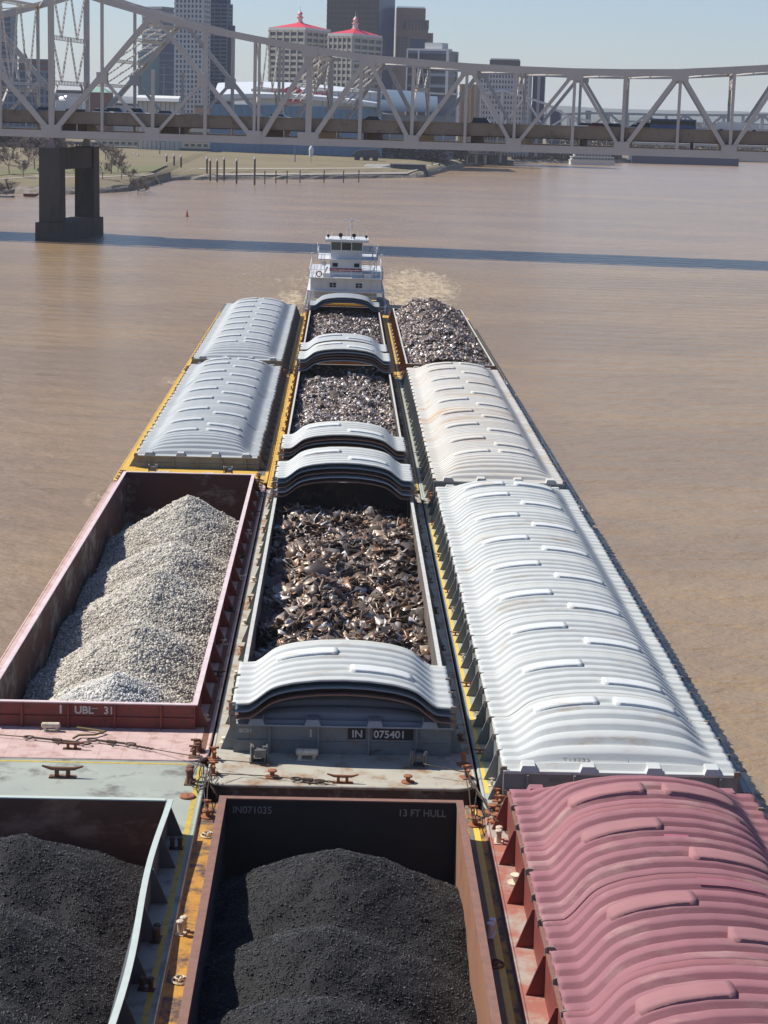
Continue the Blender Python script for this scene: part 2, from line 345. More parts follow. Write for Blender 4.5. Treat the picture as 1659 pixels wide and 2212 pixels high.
M4=barge('yellow edged barge of dark scrap just ahead of the towboat',XM,191.5,251,0,MM(yellow,hull_d,rust,grey_rim,hold_dark,gunwale=yellow),194.5,247.5,coam=(-4.3,4.38),rim_w=.12)
R4=barge('yellow edged barge heaped high with shredded scrap, farthest right',XR+DX,190,250.2,0,MM(yellow,hull_d,rust,grey_rim,hold_dark,gunwale=yellow),191.5,247.4,coam=(-4.46,4.29),W=5.4,rim_w=.12,right_deck=[(-5.2,-5.0,1,54,darkdeck)])
# lettering
letter_dim2=mat('chalky_lettering',(.30,.27,.21),(.16,.14,.11),9,rough=.8)
FR=(R(90),0,0)
def cleft(B): return B_info[B.name]
a,b,c0,c1,zt,L_=cleft(L2); y=c0-.1-.012
text('UBL',.46,'lettering',letter_w,L2,(b-5.02,y,.62),FR,.008,.012,1.); text('31',.46,'lettering',letter_w,L2,(b-3.78,y,.62),FR,.008,.012,.95)
text('I',.5,'lettering',letter_w,L2,(b-5.66,y,.62),FR,.008,.02); MB().box(b-4.3,b-4.02,y-.01,y,.84,.865).obj('lettering',letter_w,L2)
a,b,c0,c1,zt,L_=cleft(M2); y=c0-.1-.012
MB().box(.22,.95,y-.002,y+.01,.66,1.14).obj('number_plate',black_plate,M2); MB().box(1.24,2.92,y-.002,y+.01,.66,1.14).obj('number_plate',black_plate,M2)
text('IN',.44,'lettering',letter_w,M2,(.38,y-.012,.75),FR,.006,.008,1.); text('075401',.44,'lettering',letter_w,M2,(1.28,y-.012,.75),FR,.006,.008,1.)
text('BOH',.24,'lettering',letter_w,M2,(-4.25,y,.86),FR,.006,.004); MB().box(-1.34,-1.27,y-.004,y+.01,.72,1.04).obj('lettering',letter_w,M2)
a,b,c0,c1,zt,L_=cleft(M1); y=c1-.02
text('IN071035',.38,'lettering',letter_dim2,M1,(a+.25,y,zt-.52),FR,.006,.006,.95); text('13 FT HULL',.38,'lettering',letter_dim2,M1,(b-2.15,y,zt-.52),FR,.006,.006,.92)
a,b,c0,c1,zt,L_=cleft(R2); y=c0-.1-.012
text('113723',.40,'lettering',letter_w,R2,(2.1,y,.68),FR,.006,.006,1.); text('I',.34,'lettering',letter_dim,R2,(.0,y,.75),FR,.006,.004,1.3); text('I',.34,'lettering',letter_dim,R2,(.2,y,.75),FR,.006,.004,1.3); text('BOH',.22,'lettering',letter_dim,R2,(-2.9,y,.88),FR,.006,.004)
# deck fittings
for q in ((.55,5.15),(1.1,4.9)): pass
def atdeck(B,u,v,z=0):
    p=onz(u,v,B.location.z+z); return p.x-B.location.x,p.y-B.location.y
def put(B,kind,u,v,m,rz=0,s=1.,label=None):
    x,y=atdeck(B,u,v); return fitting(kind,m,B,x,y,0,rz,s,label)
put(M2,'hand_winch',557,1645,steel_g:=mat('grey_painted_steel',(.16,.165,.16),(.10,.10,.10),4,c3=(.2,.12,.07),amt=.35,rough=.6),.1,1.0); put(M2,'hand_winch',906,1655,steel_g,math.pi-.15,1.0)
put(M2,'roller_chock',663,1640,cream,0,1.0); put(M2,'button',588,1679,rust_o,0,.95); put(M2,'cleat',740,1691,rust_o,-.02,1.); put(M2,'button',881,1690,rust_o,0,.9)
for u,v in ((1001,1652),(1008,1680),(462,1640),(460,1672)): put(M2,'timberhead',u,v,rust_o,.3,1.05)
side_fits(M2,rust_o,cream,-1,12,('button','timberhead'),.75,-4.95,seed=1); side_fits(M2,rust,rust,1,8,('button','timberhead'),.7,4.95,seed=2)
put(L2,'roller_chock',110,1579,cream,.02,.85); put(L2,'cleat',155,1618,rust,-.05,.9); put(L2,'bollard',430,1622,rust,1.4,.8)
side_fits(L2,steel,cream,1,9,('button','cleat','button'),.8,4.95,seed=3)
put(L1,'cleat',135,1679,rust,0,1.3); put(L1,'manhole',405,1722,rust_o,0,.9,'round rust rimmed deck hatch'); put(L1,'bollard',410,1690,rust,1.55,1.2)
put(L1,'bollard',338,2030,steel,1.5,.9); side_fits(L1,steel,steel,1,5,('bollard',),.8,4.85,seed=5)
for u,v,k,mm,rz in ((449,1765,'button',rust_o,0),(450,1806,'mooring_ring',cream,.5),(393,2015,'bollard',cream,1.3),(390,2120,'mooring_ring',cream,.4),(1025,1783,'button',rust_o,0),(1060,2020,'bollard',white_p,1.3),(1070,2085,'mooring_ring',brown_rim,0)): put(M1,k,u,v,mm,rz,.95)
for u,v in ((446,1752),(1021,1765)): put(M1,'timberhead',u,v,rust_o,0,.9)
for u,v,k,mm,rz in ((1070,1775,'button',rust_o,0),(1077,1818,'bollard',cream,1.45),(1105,1862,'button',cream,0),(1114,1908,'button',cream,.2),(1064,1755,'button',rust_o,0)): put(R1,k,u,v,mm,rz,1.)
side_fits(R2,rust_o,cream,-1,13,('timberhead','cleat'),.62,-5.0,seed=6)
for B in (L3,L4,R3,R4,M3,M4,R2): corner_fits(B,rust_o if B not in (L3,M3) else rust)
corner_fits(L2,rust,True,True); corner_fits(M2,rust,False,True); corner_fits(R1,rust,False,True)
side_fits(M3,rust,rust,-1,14,('button','timberhead'),.6,-4.95,seed=8); side_fits(M4,rust,rust,-1,10,('button','timberhead'),.6,-4.95,seed=9); side_fits(M3,rust,cream,1,8,('button','timberhead'),.6,4.95,seed=12)
side_fits(R4,rust,rust,-1,12,('button','timberhead'),.6,-4.85,seed=10); side_fits(R3,rust,cream,-1,12,('timberhead','cleat'),.6,-5.0,seed=11)
for u,v in ((415+0,995),(520,1000),):
    pass
fitting('hand_winch',steel_g,L3,-2.9,2.6,0,.1,1.0); fitting('hand_winch',steel_g,L3,2.6,2.5,0,3.2,1.0)
fitting('roller_chock',cream,L3,-2.0,1.4,0,0,1.1); fitting('roller_chock',cream,L3,1.2,1.5,0,0,1.0); fitting('button',rust,L3,0,.7,0,0,.9)
# ------------------------------------------------------------------ fibreglass covers
PRX=np.array([0,1.,2.,2.6,3.0,3.35,3.6,3.8,4.2,4.52]); PRZ=np.array([1.0,.97,.86,.73,.58,.32,.12,.02,.0,.0])
def prof(x):
    x=np.abs(x); y=np.interp(x,PRX,PRZ); k=.12
    return (np.interp(np.clip(x-k,0,9),PRX,PRZ)+2*y+np.interp(np.clip(x+k,0,4.52),PRX,PRZ))/4
def cover_mesh(name,h,L,nr,m,m_lid,end=None,amp=.07,hw=4.52,lids=((-1.55,.66),(1.55,.24)),lid_w=2.6):
    """end: None, 'near' or 'far': the side that domes down to the flange.  returns cover mesh, list of lid meshes"""
    nx=65; pp=np.array([0,.07,.18,.28,.38,.48,.55,.64,.71,.84,.91]); hh=np.array([.72,1,1.1,1.15,1.1,1,.72,-.72,-1,-1,-.72])
    ph=np.concatenate([(i+pp) for i in range(nr)]+[[nr]]); rh=np.concatenate([np.tile(hh,nr),[.85]]); ny=len(ph)
    xs=np.linspace(-hw,hw,nx); ys=ph/nr*L
    X,Y=np.meshgrid(xs,ys); P=prof(X*4.52/hw)*h
    E=np.ones_like(Y)
    if end:
        d=Y if end=='near' else L-Y
        t=np.clip((d-.35)/(L*.62),0,1); E=np.sin(t*math.pi/2)**.85*(1-.0*t)
    rib=rh[:,None]*amp
    foot=np.clip((4.6-np.abs(X)*4.52/hw)/.25,.5,1)*np.where(np.abs(X)*4.52/hw>3.7,.7,1)
    Z=P*E+rib*foot+amp
    if end: Z=np.where(d<.35,amp*.4,Z)
    # broken ribs: shallow pads where the rib is interrupted
    V=np.stack([X,Y,Z],-1).reshape(-1,3)
    idx=np.arange(nx*ny).reshape(ny,nx)
    F=np.stack([idx[:-1,:-1],idx[:-1,1:],idx[1:,1:],idx[1:,:-1]],-1).reshape(-1,4)
    # thickness: lower skin and edge strips
    V2=V.copy(); V2[:,2]-=.06
    n=len(V); F2=F[:,::-1]+n
    def strip(a): return np.stack([a[:-1],a[1:],a[1:]+n,a[:-1]+n],-1)
    S=[strip(idx[0])[:,::-1],strip(idx[-1]),strip(idx[:,0]),strip(idx[:,-1])[:,::-1]]
    me=npmesh(name,np.vstack([V,V2]),np.vstack([F,F2]+S),m,smooth=True)
    me.polygons.foreach_set('use_smooth',np.concatenate([np.ones(len(F)*2,bool),np.zeros(sum(map(len,S)),bool)]))
    lm=[]
    for cx,fy in lids:
        cy=fy*L; w=lid_w/2; l=.42
        nx2,ny2=14,5
        x=np.linspace(cx-w,cx+w,nx2); y=np.linspace(cy-l,cy+l,ny2)
        A,Bq=np.meshgrid(x,y)
        e=1.0
        if end:
            dd=Bq if end=='near' else L-Bq; e=np.sin(np.clip((dd-.35)/(L*.62),0,1)*math.pi/2)**.85
        Zb=prof(A*4.52/hw)*h*e+amp*2.05
        tt=.10
        # rounded corners
        u=(A-cx)/w; v_=(Bq-cy)/l
        A2=cx+w*u*np.where(np.abs(v_)>.9,.955,1); 
        top=np.stack([A2,Bq,Zb+tt],-1).reshape(-1,3); bot=np.stack([A2,Bq,Zb-.2],-1).reshape(-1,3)
        ix=np.arange(nx2*ny2).reshape(ny2,nx2); f=np.stack([ix[:-1,:-1],ix[:-1,1:],ix[1:,1:],ix[1:,:-1]],-1).reshape(-1,4); n2=len(top)
        def st(a): return np.stack([a[:-1],a[1:],a[1:]+n2,a[:-1]+n2],-1)
        lm.append(npmesh('hatch_lid',np.vstack([top,bot]),np.vstack([f,st(ix[0])[:,::-1],st(ix[-1]),st(ix[:,0]),st(ix[:,-1])[:,::-1]]),m_lid))
    return me,lm
def tab_mesh(m,hw=4.4):
    b=MB()
    b.add([(-.34,-.05,0),(.34,-.05,0),(.34,.62,0),(-.34,.62,0),(-.24,.02,.24),(.24,.02,.24),(.24,.6,.28),(-.24,.6,.28)],[(4,5,6,7),(0,1,5,4),(1,2,6,5),(2,3,7,6),(3,0,4,7)])
    return b.mesh('locking_tab',m)
def cmat(n,c1,c2,c3,amt=.3,sc_=.35): return mat(n,c1,c2,sc_,c3=c3,amt=amt,c3scale=sc_*1.7,rough=.85,stretch=(.5,1.6,1),bump=.15,bscale=12,world=True)
cw=cmat('white_fibreglass',(.50,.52,.50),(.43,.45,.44),(.38,.33,.27),.37)
cwl=cmat('white_lid',(.58,.60,.59),(.52,.545,.54),(.46,.39,.32),.38)
cwr=cmat('stained_white_fibreglass',(.54,.53,.50),(.48,.46,.41),(.45,.33,.22),.41,.11)
cg=cmat('grey_fibreglass',(.41,.435,.44),(.36,.385,.395),(.34,.34,.31),.35)
cgl=cmat('grey_lid',(.47,.495,.50),(.42,.445,.45),(.34,.33,.30),.33)
cp=cmat('faded_pink_fibreglass',(.29,.118,.135),(.22,.095,.11),(.33,.20,.185),.4,.3)
cpl=cmat('faded_pink_lid',(.335,.15,.155),(.26,.125,.13),(.34,.11,.15),.34,.5)
cpr=mat('bright_pink_patch',(.36,.085,.14),(.33,.10,.14),2,rough=.5)
cdk=cmat('shaded_slate_fibreglass',(.17,.21,.25),(.13,.16,.19),(.2,.17,.14),.3)  # dark blue layer stands in for shade between stacked covers
cbr=cmat('rust_brown_cover',(.23,.12,.085),(.17,.10,.08),(.12,.07,.05),.35)
cgm=cmat('mid_grey_cover',(.30,.33,.35),(.26,.28,.30),(.25,.2,.16),.3)
ORD=['first','second','third','fourth','fifth','sixth','seventh','eighth','ninth','tenth','eleventh']
_lb=MB(); _lb.box(-.09,.12,-.05,.05,-.1,.16).tube([(-.12,0,-.12),(-.12,0,.12)],.03,5)
LATCH=[_lb.mesh('latch',mat('dull_latch_iron',(.16,.12,.10),(.24,.20,.17),5,rough=.8))]
def place_cover(parts,xc,y,z,label,group,tabs=None,L=None):
    me,lm=parts
    o=part('barge_cover',me,None,(xc+random.uniform(-.035,.035),y,z),(0,0,random.uniform(-.0035,.0035))); tag(o,label,'barge cover',group)
    for l in lm: part('hatch_lid',l,o)
    if LATCH:
        for yy in (.12,.12+2.0,.12+4.0):
            for x,rz in ((-4.5,0),(4.5,math.pi)): part('latch',LATCH[0],o,(x,yy+random.uniform(-.1,.1),.02),(0,0,rz))
    if tabs:
        tm,yy,rz=tabs
        for x in (-3.55,-1.25,1.3,3.55): part('locking_tab',tm,o,(x,yy,.02),(0,0,rz))
    return o
def cover_row(xc,y0,y1,n,h,nr,m,ml,group,what,skip=0,amp=.07,z=CZ+.06,ord_from='near',first_letters=None,lidy=None):
    L=(y1-y0)/n
    pair=((-1.62,.80),(1.62,.80)); pairf=((-1.62,.22),(1.62,.22))
    near=cover_mesh('barge_cover',h,L-.03,nr,m,ml,'near',amp,lids=pair); far=cover_mesh('barge_cover',h,L-.03,nr,m,ml,'far',amp,lids=pairf)
    mid=cover_mesh('barge_cover',h,L-.03,nr,m,ml,None,amp)
    tn=tab_mesh(m)
    out=[]
    for i in range(n):
        if i<skip: continue
        y=y0+i*L
        k=ORD[i] if ord_from=='near' else ORD[n-1-i]
        if i==0: o=place_cover(near,xc,y,z,f'{what}, domed one at the near end',group,(tn,.0,0))
        elif i==n-1: o=place_cover(far,xc,y,z,f'{what}, domed one at the far end',group,(tn,L-.03,math.pi))
        else: o=place_cover(mid,xc,y,z+.004*(i%2),f'{what}, {k} from the {ord_from} end',group)
        out.append(o)
    return out
cR2=cover_row(XR,69.25,125.9,9,1.12,7,cw,cwl,'white covers on the barge numbered 113723','clean white ribbed cover on barge 113723',amp=.11)
cR3=cover_row(XR,128.3,187.4,9,1.12,10,cwr,cwr,'stained white covers on the next barge of the right column','rust stained white cover',amp=.085)
cL3=cover_row(XL,137.4,188.8,9,1.12,10,cg,cgl,'grey covers on the barge behind the gravel barge','grey cover on barge behind the gravel',amp=.085,z=.9)
cL4=cover_row(XL,190.8,247,9,1.12,10,cg,cgl,'grey covers on the farthest left barge','grey cover on farthest left barge',amp=.085)
cR1=cover_row(XR,12.5,66.95,9,1.62,7,cp,cpl,'pink covers on the red decked barge','faded pink ribbed cover',skip=4,z=1.38,amp=.125,ord_from='far')
# pink touch-up patches and writing on the white end cover
def patch(o,x0,x1,y0,y1,h,m,name='paint_patch',E=1.,amp=.095,L=6.0,nr=7):
    xs=np.linspace(x0,x1,8); ys=np.linspace(y0,y1,5); P=[]
    for y in ys: P.append([(x,y,prof(np.array([x]))[0]*h*E+amp*1.15+amp+.03) for x in xs])
    MB().grid(P).obj(name,m,o)
Lp=(66.95-12.5)/9-.03
patch(cR1[-1],.35,.95,.95,1.25,1.62,cpr,L=Lp); patch(cR1[-3],.1,2.1,5.15,5.7,1.62,cpr,L=Lp); patch(cR1[-2],-.3,.5,2.9,3.2,1.62,cpr,L=Lp)
text('T13233',.28,'lettering',letter_k,cR2[0],(-2.2,.52,.31),(R(20),0,0),.004,0,1.25); text('1',.26,'lettering',letter_k,cR2[0],(.3,.5,.31),(R(20),0,0),.004)
# stacks of lifted covers
G=lambda s:'lifted covers stacked '+s
LS=6.0
tops={'w':cover_mesh('barge_cover',1.08,LS,7,cw,cwl,None,.095),'g':cover_mesh('barge_cover',1.08,LS,8,cgl,cgl,None,.085),'d':cover_mesh('barge_cover',1.08,LS,8,cdk,cdk,None,.08,lids=()),'b':cover_mesh('barge_cover',1.08,LS,8,cbr,cbr,None,.06,lids=()),'m':cover_mesh('barge_cover',1.08,LS,8,cgm,cgm,None,.06,lids=())}
def stack(xc,y,seq,where,z=CZ+.06,step=.29,jit=.06):
    n=len(seq)
    for i,c in enumerate(seq):
        pos='topmost' if i==n-1 else ('bottom' if i==0 else f'{ORD[n-1-i]} from top')
        colr={'w':'white ribbed','g':'pale grey ribbed','d':'shaded slate','b':'rust brown','m':'mid grey'}[c]
        place_cover(tops[c],xc+random.uniform(-jit,jit)*.6,y+random.uniform(-jit,jit),z+i*step,f'{colr} cover, {pos} of the stack {where}',G(where))
dome=cover_mesh('barge_cover',1.0,6.1,8,cgm,cgm,'near',.06,lids=())
place_cover(dome,XM,74.35,CZ+.06,'blue grey domed end cover under the stack at the number IN 075401',G('at the number IN 075401'),(tab_mesh(cgm),0,0))
stack(XM,74.0,'bdw','at the number IN 075401',z=CZ+.36)
stack(XM,121.4,'bmbdw','behind the large scrap plates')
stack(XM,134.6,'bdbw','at the near end of mixed scrap',step=.27)
stack(XM,183.3,'mbbmw','at the far end of mixed scrap',step=.27)
stack(XM,195.0,'bbg','second nearest the towboat')
stack(XM,241.6,'ddm','right in front of the white towboat')
# ------------------------------------------------------------------ cargo
def fbm(X,Y,s,seed,oct=5):
    r=np.random.default_rng(seed); Z=np.zeros_like(X); a=1.
    for o in range(oct):
        n=24; 
        for k in range(n//3):
            th=r.uniform(0,2*math.pi); f=s*(2**o)*r.uniform(.7,1.3); Z+=a*np.sin((X*math.cos(th)+Y*math.sin(th))*f+r.uniform(0,6.3))/ (n/3)**.5
        a*=.55
    return Z
def pile_h(X,Y,cones,slope,base,sm=.35):
    Z=np.full_like(X,base)
    for cx,cy,pz,sl in cones:
        d=np.sqrt(((X-cx))**2+(Y-cy)**2+.8)-.9
        z=pz-d*sl
        m=np.maximum(Z,z); Z=m+sm*.25*np.clip(1-np.abs(Z-z)/sm,0,1)**2
    return Z
def heap(name,label,cat,x0,x1,y0,y1,fn,m,step=.18,disp=.05,seed=1):
    nx=int((x1-x0)/step)+1; ny=int((y1-y0)/step)+1
    X,Y=np.meshgrid(np.linspace(x0,x1,nx),np.linspace(y0,y1,ny)); Z=fn(X,Y)+fbm(X,Y,2.2,seed)*disp+rng.normal(0,disp*.25,X.shape)
    idx=np.arange(nx*ny).reshape(ny,nx); F=np.stack([idx[:-1,:-1],idx[:-1,1:],idx[1:,1:],idx[1:,:-1]],-1).reshape(-1,4)
    return np.stack([X,Y,Z],-1).reshape(-1,3),F
ICO=None
def ico():
    t=(1+5**.5)/2
    v=np.array([(-1,t,0),(1,t,0),(-1,-t,0),(1,-t,0),(0,-1,t),(0,1,t),(0,-1,-t),(0,1,-t),(t,0,-1),(t,0,1),(-t,0,-1),(-t,0,1)],float); v/=np.linalg.norm(v[0])
    f=np.array([(0,11,5),(0,5,1),(0,1,7),(0,7,10),(0,10,11),(1,5,9),(5,11,4),(11,10,2),(10,7,6),(7,1,8),(3,9,4),(3,4,2),(3,2,6),(3,6,8),(3,8,9),(4,9,5),(2,4,11),(6,2,10),(8,6,7),(9,8,1)])
    return v,f
def rotm(n):
    q=rng.normal(size=(n,4)); q/=np.linalg.norm(q,axis=1)[:,None]; w,x,y,z=q.T
    return np.stack([1-2*(y*y+z*z),2*(x*y-z*w),2*(x*z+y*w),2*(x*y+z*w),1-2*(x*x+z*z),2*(y*z-x*w),2*(x*z-y*w),2*(y*z+x*w),1-2*(x*x+y*y)],-1).reshape(n,3,3)
def scatter(tv,tf,P,S,Rm,jit,cols):
    n=len(P); k=len(tv)
    V=tv[None]*(1+rng.normal(0,jit,(n,k,1)))*S[:,None,:]; V=np.einsum('nij,nkj->nki',Rm,V)+P[:,None,:]
    F=(tf[None]+np.arange(n)[:,None,None]*k).reshape(-1,tf.shape[1])
    return V.reshape(-1,3),F,np.repeat(cols,k,0)
def pick(pal,w,n,var=.15):
    pal=np.array(pal); w=np.array(w,float); w/=w.sum(); c=pal[rng.choice(len(pal),n,p=w)]
    return np.clip(c*(1+rng.normal(0,var,(n,1))),.005,.95)
def cargo(name,label,cat,base,pieces,m_base,m_piece):
    V,F=base; Vs=[V]; 
    root=tag(part(name,npmesh(name,V,F,m_base,smooth=True)),label,cat,None,'stuff')
    cnt=0; VV=[];FF=[];CC=[];o=0
    for (v,f,c) in pieces:
        if f.shape[1]==4: f=np.vstack([f[:,[0,1,2]],f[:,[0,2,3]]])
        VV.append(v);FF.append(f+o);CC.append(c);o+=len(v)
    p=part('lumps',npmesh('lumps',np.vstack(VV),np.vstack(FF),m_piece,np.vstack(CC)),root); p['kind']='stuff'
    return root
iv,if_=ico()
gm=mat('gravel_bed',(.33,.30,.25),(.22,.20,.17),9,rough=.9,bump=1.,bscale=18)
gp=mat('gravel_stones',(0,0,0),attr=True,rough=.8)
def gravel_fn(X,Y): return np.clip(pile_h(X,Y,[(-9.7,118.2,1.9,.70),(-10.4,107.8,.9,.56),(-9.7,98.2,1.8,.68),(-9.8,88.5,1.7,.68),(-10.3,79.6,1.4,.60)],.7,-2.2,.4),-3.05,2.2)*.55+.45*np.clip(1.55+.12*np.sin(Y*.33)-.64*np.abs(X+9.9)-np.clip((Y-119)/1.5,0,9)*.95,-2.6,2.)
base=heap('gravel','',0,XL-4.34,XL+4.34,77.52,129.78,gravel_fn,gm,.2,.07,3)
n=80000; x=rng.uniform(XL-4.28,XL+4.28,n); yy=rng.uniform(77.6,123,n); z=gravel_fn(x,yy)+fbm(x,yy,2.2,3)*.07
sz=rng.uniform(.035,.085,n)*np.where(rng.random(n)<.05,1.6,1); S=np.stack([sz,sz*rng.uniform(.6,1,n),sz*rng.uniform(.5,.9,n)],-1)
near=np.clip((84-yy)/5,0,1)[:,None]*(np.abs(x+10.3)<2.2)[:,None]
cl=pick([(.54,.50,.42),(.46,.43,.37),(.64,.60,.52),(.36,.34,.30),(.52,.46,.36)],[4,3,2,2,1.5],n); cl=cl*(1-near*.6)+np.array((.62,.62,.60))*near*.6
cargo('gravel','pale grey and buff gravel mounded in the red barge','gravel',base,[scatter(iv,if_,np.stack([x,yy,z+sz*.25],-1),S,rotm(n),.14,cl)],gm,gp)
# coal
cm=mat('coal_bed',(.010,.010,.011),(.019,.018,.019),1.2,rough=.75,bump=.7,bscale=26,spec=.3)
cpn=mat('coal_lumps',(0,0,0),attr=True,rough=.38,spec=.5)
def coal(label,xc,hw,y0,y1,cones,seed,z0=-3.4):
    fn=lambda X,Y: np.clip(pile_h(X,Y,cones,.5,z0,.4),z0-.1,2.)+.06*np.sin((Y*2.2+np.abs(X-xc)*1.4+fbm(X,Y,.6,seed+5)*.9))*np.clip(np.abs(X-xc)/1.5,0,1)
    base=heap('coal','',0,xc-hw,xc+hw,y0,y1,fn,cm,.14,.06,seed)
    n=52000; x=rng.uniform(xc-hw+.05,xc+hw-.05,n); yy=y1-(y1-y0)*rng.random(n)**1.0; yy=np.where(yy<40,yy+22,yy); z=fn(x,yy)+fbm(x,yy,2.2,seed)*.06
    sz=rng.uniform(.014,.036,n)*np.where(rng.random(n)<.04,1.8,1); S=np.stack([sz,sz*.8,sz*.7],-1)
    cargo('coal',label,'coal',base,[scatter(iv,if_,np.stack([x,yy,z+.01],-1),S,rotm(n),.18,pick([(.015,.015,.016),(.028,.027,.029),(.09,.09,.092)],[5,3,.5],n))],cm,cpn)
coal('black coal mounded in the rusty yellow edged barge',XM-.03,4.37,14.05,65.85,[(-.2,60.8,1.2,.56),(-.7,54.6,1.1,.58),(-.9,49.6,1.2,.58),(-.8,44.8,1.3,.58),(-.8,41.5,1.2,.5),(-.8,35,1.2,.5),(-.8,29,1.2,.5),(-.8,22,1.2,.5)],21)
coal('black coal mounded in the pale green decked barge',XL-.02,4.30,17.05,65.5,[(-11.1,61.0,1.35,.54),(-11.6,54.8,1.5,.56),(-11.4,48.8,1.4,.58),(-11.2,43.5,1.4,.5),(-11.2,37,1.2,.5),(-11.2,30,1.2,.5)],31)
# scrap
gx,gy=np.meshgrid(np.linspace(-1,1,4),np.linspace(-1,1,3)); pv=np.stack([gx,gy,0*gx],-1).reshape(-1,3); ii=np.arange(12).reshape(3,4); pf=np.stack([ii[:-1,:-1],ii[:-1,1:],ii[1:,1:],ii[1:,:-1]],-1).reshape(-1,4)
def plates(P,size,cols,bend=.5,tilt=1.):
    n=len(P); V=np.repeat(pv[None],n,0); V[:,:,:2]*=(1+rng.normal(0,.07,(n,12,2)))
    cvx=rng.normal(0,bend,(n,1)); tw=rng.normal(0,.25,(n,1))
    V[:,:,2]=cvx*(V[:,:,0]**2-.5)+tw*V[:,:,0]*V[:,:,1]+rng.normal(0,.06,(n,12))
    asp=rng.uniform(.35,.9,n); S=np.stack([size,size*asp,size*.6],-1); V=V*S[:,None,:]
    yaw=rng.uniform(0,6.3,n); ax=rng.normal(0,.55*tilt,n); ay=rng.normal(0,.55*tilt,n)
    cy,sy=np.cos(yaw),np.sin(yaw); ca,sa=np.cos(ax),np.sin(ax); cb,sb=np.cos(ay),np.sin(ay); o=np.ones(n); zz=np.zeros(n)
    Rz=np.stack([cy,-sy,zz,sy,cy,zz,zz,zz,o],-1).reshape(n,3,3); Rx=np.stack([o,zz,zz,zz,ca,-sa,zz,sa,ca],-1).reshape(n,3,3); Ry=np.stack([cb,zz,sb,zz,o,zz,-sb,zz,cb],-1).reshape(n,3,3)
    Rm=Rx@Ry@Rz; V=np.einsum('nij,nkj->nki',Rm,V)+P[:,None,:]
    th=.02; nn=Rm[:,:,2]*th; V2=V-nn[:,None,:]
    allV=np.concatenate([V,V2],1).reshape(-1,3)
    per=[(0,1,2,3),(3,7,11),(11,10,9,8),(8,4,0)]
    edge=[0,1,2,3,7,11,10,9,8,4]; E=np.array([(edge[i],edge[i]+12,edge[(i+1)%10]+12,edge[(i+1)%10]) for i in range(10)])
    F1=np.vstack([pf,pf[:,::-1]+12,E]); F=(F1[None]+np.arange(n)[:,None,None]*24).reshape(-1,4)
    return allV,F,np.repeat(cols,24,0)
bv=np.array([(x,y,z) for x in (-1,1) for y in (-1,1) for z in (-1,1)],float); bf=np.array([(0,1,3,2),(4,6,7,5),(0,4,5,1),(2,3,7,6),(0,2,6,4),(1,5,7,3)])
sm=mat('scrap_bed',(.06,.048,.04),(.11,.08,.065),4,rough=.8,bump=1.,bscale=10)
sp=mat('scrap_pieces',(0,0,0),attr=True,rough=.42,metal=.35,c2=(.16,.12,.10),scale=1.6)
def scrap(label,x0,x1,y0,y1,fn,npl,nch,nbar,szp,pal,w,szc=(.04,.16),seed=1,tilt=1.,disp=.2):
    def P(n,up=.1):
        x=rng.uniform(x0+.15,x1-.15,n); y=rng.uniform(y0+.15,y1-.15,n); return np.stack([x,y,fn(x,y)+fbm(x,y,1.1,seed)*disp+rng.uniform(-.08,up,n)],-1)
    base=heap('scrap','',0,x0,x1,y0,y1,fn,sm,.3,disp,seed)
    s1=rng.uniform(*szp,npl)*np.where(rng.random(npl)<.03,1.7,1); s2=rng.uniform(*szc,nch); s3=rng.uniform(szp[0],szp[1]*1.3,nbar)
    pc=[plates(P(npl,.22),s1,pick(pal,w,npl,.25),.45,tilt),
        scatter(iv,if_,P(nch,.1),np.stack([s2,s2*rng.uniform(.5,1,nch),s2*rng.uniform(.4,1,nch)],-1),rotm(nch),.3,pick(pal,w,nch,.3)),
        scatter(bv,bf,P(nbar,.2),np.stack([s3,s3*.07,s3*.07],-1),rotm(nbar),.05,pick(pal,w,nbar,.2))]
    base[0][:,2]-=.16
    cargo('scrap_metal',label,'scrap metal',base,pc,sm,sp)
palb=[(.24,.13,.07),(.42,.31,.22),(.05,.045,.045),(.52,.47,.41),(.85,.84,.82),(.32,.17,.09),(.14,.17,.25)]
scrap('large bent brown and silver scrap plates in barge IN 075401',XM-4.36,XM+4.36,74.75,127.1,lambda X,Y: -.75+.55*np.cos(X/4.4*1.3)+.5*np.exp(-((Y-118)/9)**2)-.9*np.clip((Y-121)/4,0,1)+.0*X,7000,6000,1300,(.14,.52),palb,[4,4,4,3,1.0,2.5,.5],seed=41,disp=.28,tilt=.85)
palm=[(.27,.225,.20),(.44,.38,.34),(.07,.06,.06),(.62,.58,.56),(.95,.93,.93),(.32,.20,.15),(.28,.24,.38),(.5,.5,.15)]
scrap('small shredded glittering scrap in the middle barge between two cover stacks',XM-4.28,XM+4.36,134.3,189.1,lambda X,Y: .35+.5*np.cos(X/4.4*1.35)-.2,9000,9000,800,(.08,.26),palm,[4,5,3,4,3.6,3,1,.2],seed=51)
scrap('dark shredded scrap just in front of the towboat stack of covers',XM-4.28,XM+4.36,194.6,247.3,lambda X,Y: .25+.6*np.cos(X/4.4*1.35)-.3,7000,8000,500,(.08,.28),palm,[4,4,4,3,2,3,1,.1],seed=61)
scrap('shredded scrap heaped above the rim of the farthest right barge',XR-4.28,XR+4.42,191.6,247.2,lambda X,Y: .2+(1.5+1.3*np.exp(-((Y-238)/8)**2)+.5*np.exp(-((Y-212)/8)**2))*np.clip(np.cos((X-XR)/4.6*1.45),0,1)*np.clip((247.5-Y)/4,.1,1),11000,11000,800,(.08,.30),palm,[4,4,3,3,2.,3.5,1,.15],seed=71)
for i,(x,y,s) in enumerate([(-3.2,184,.0)]): pass
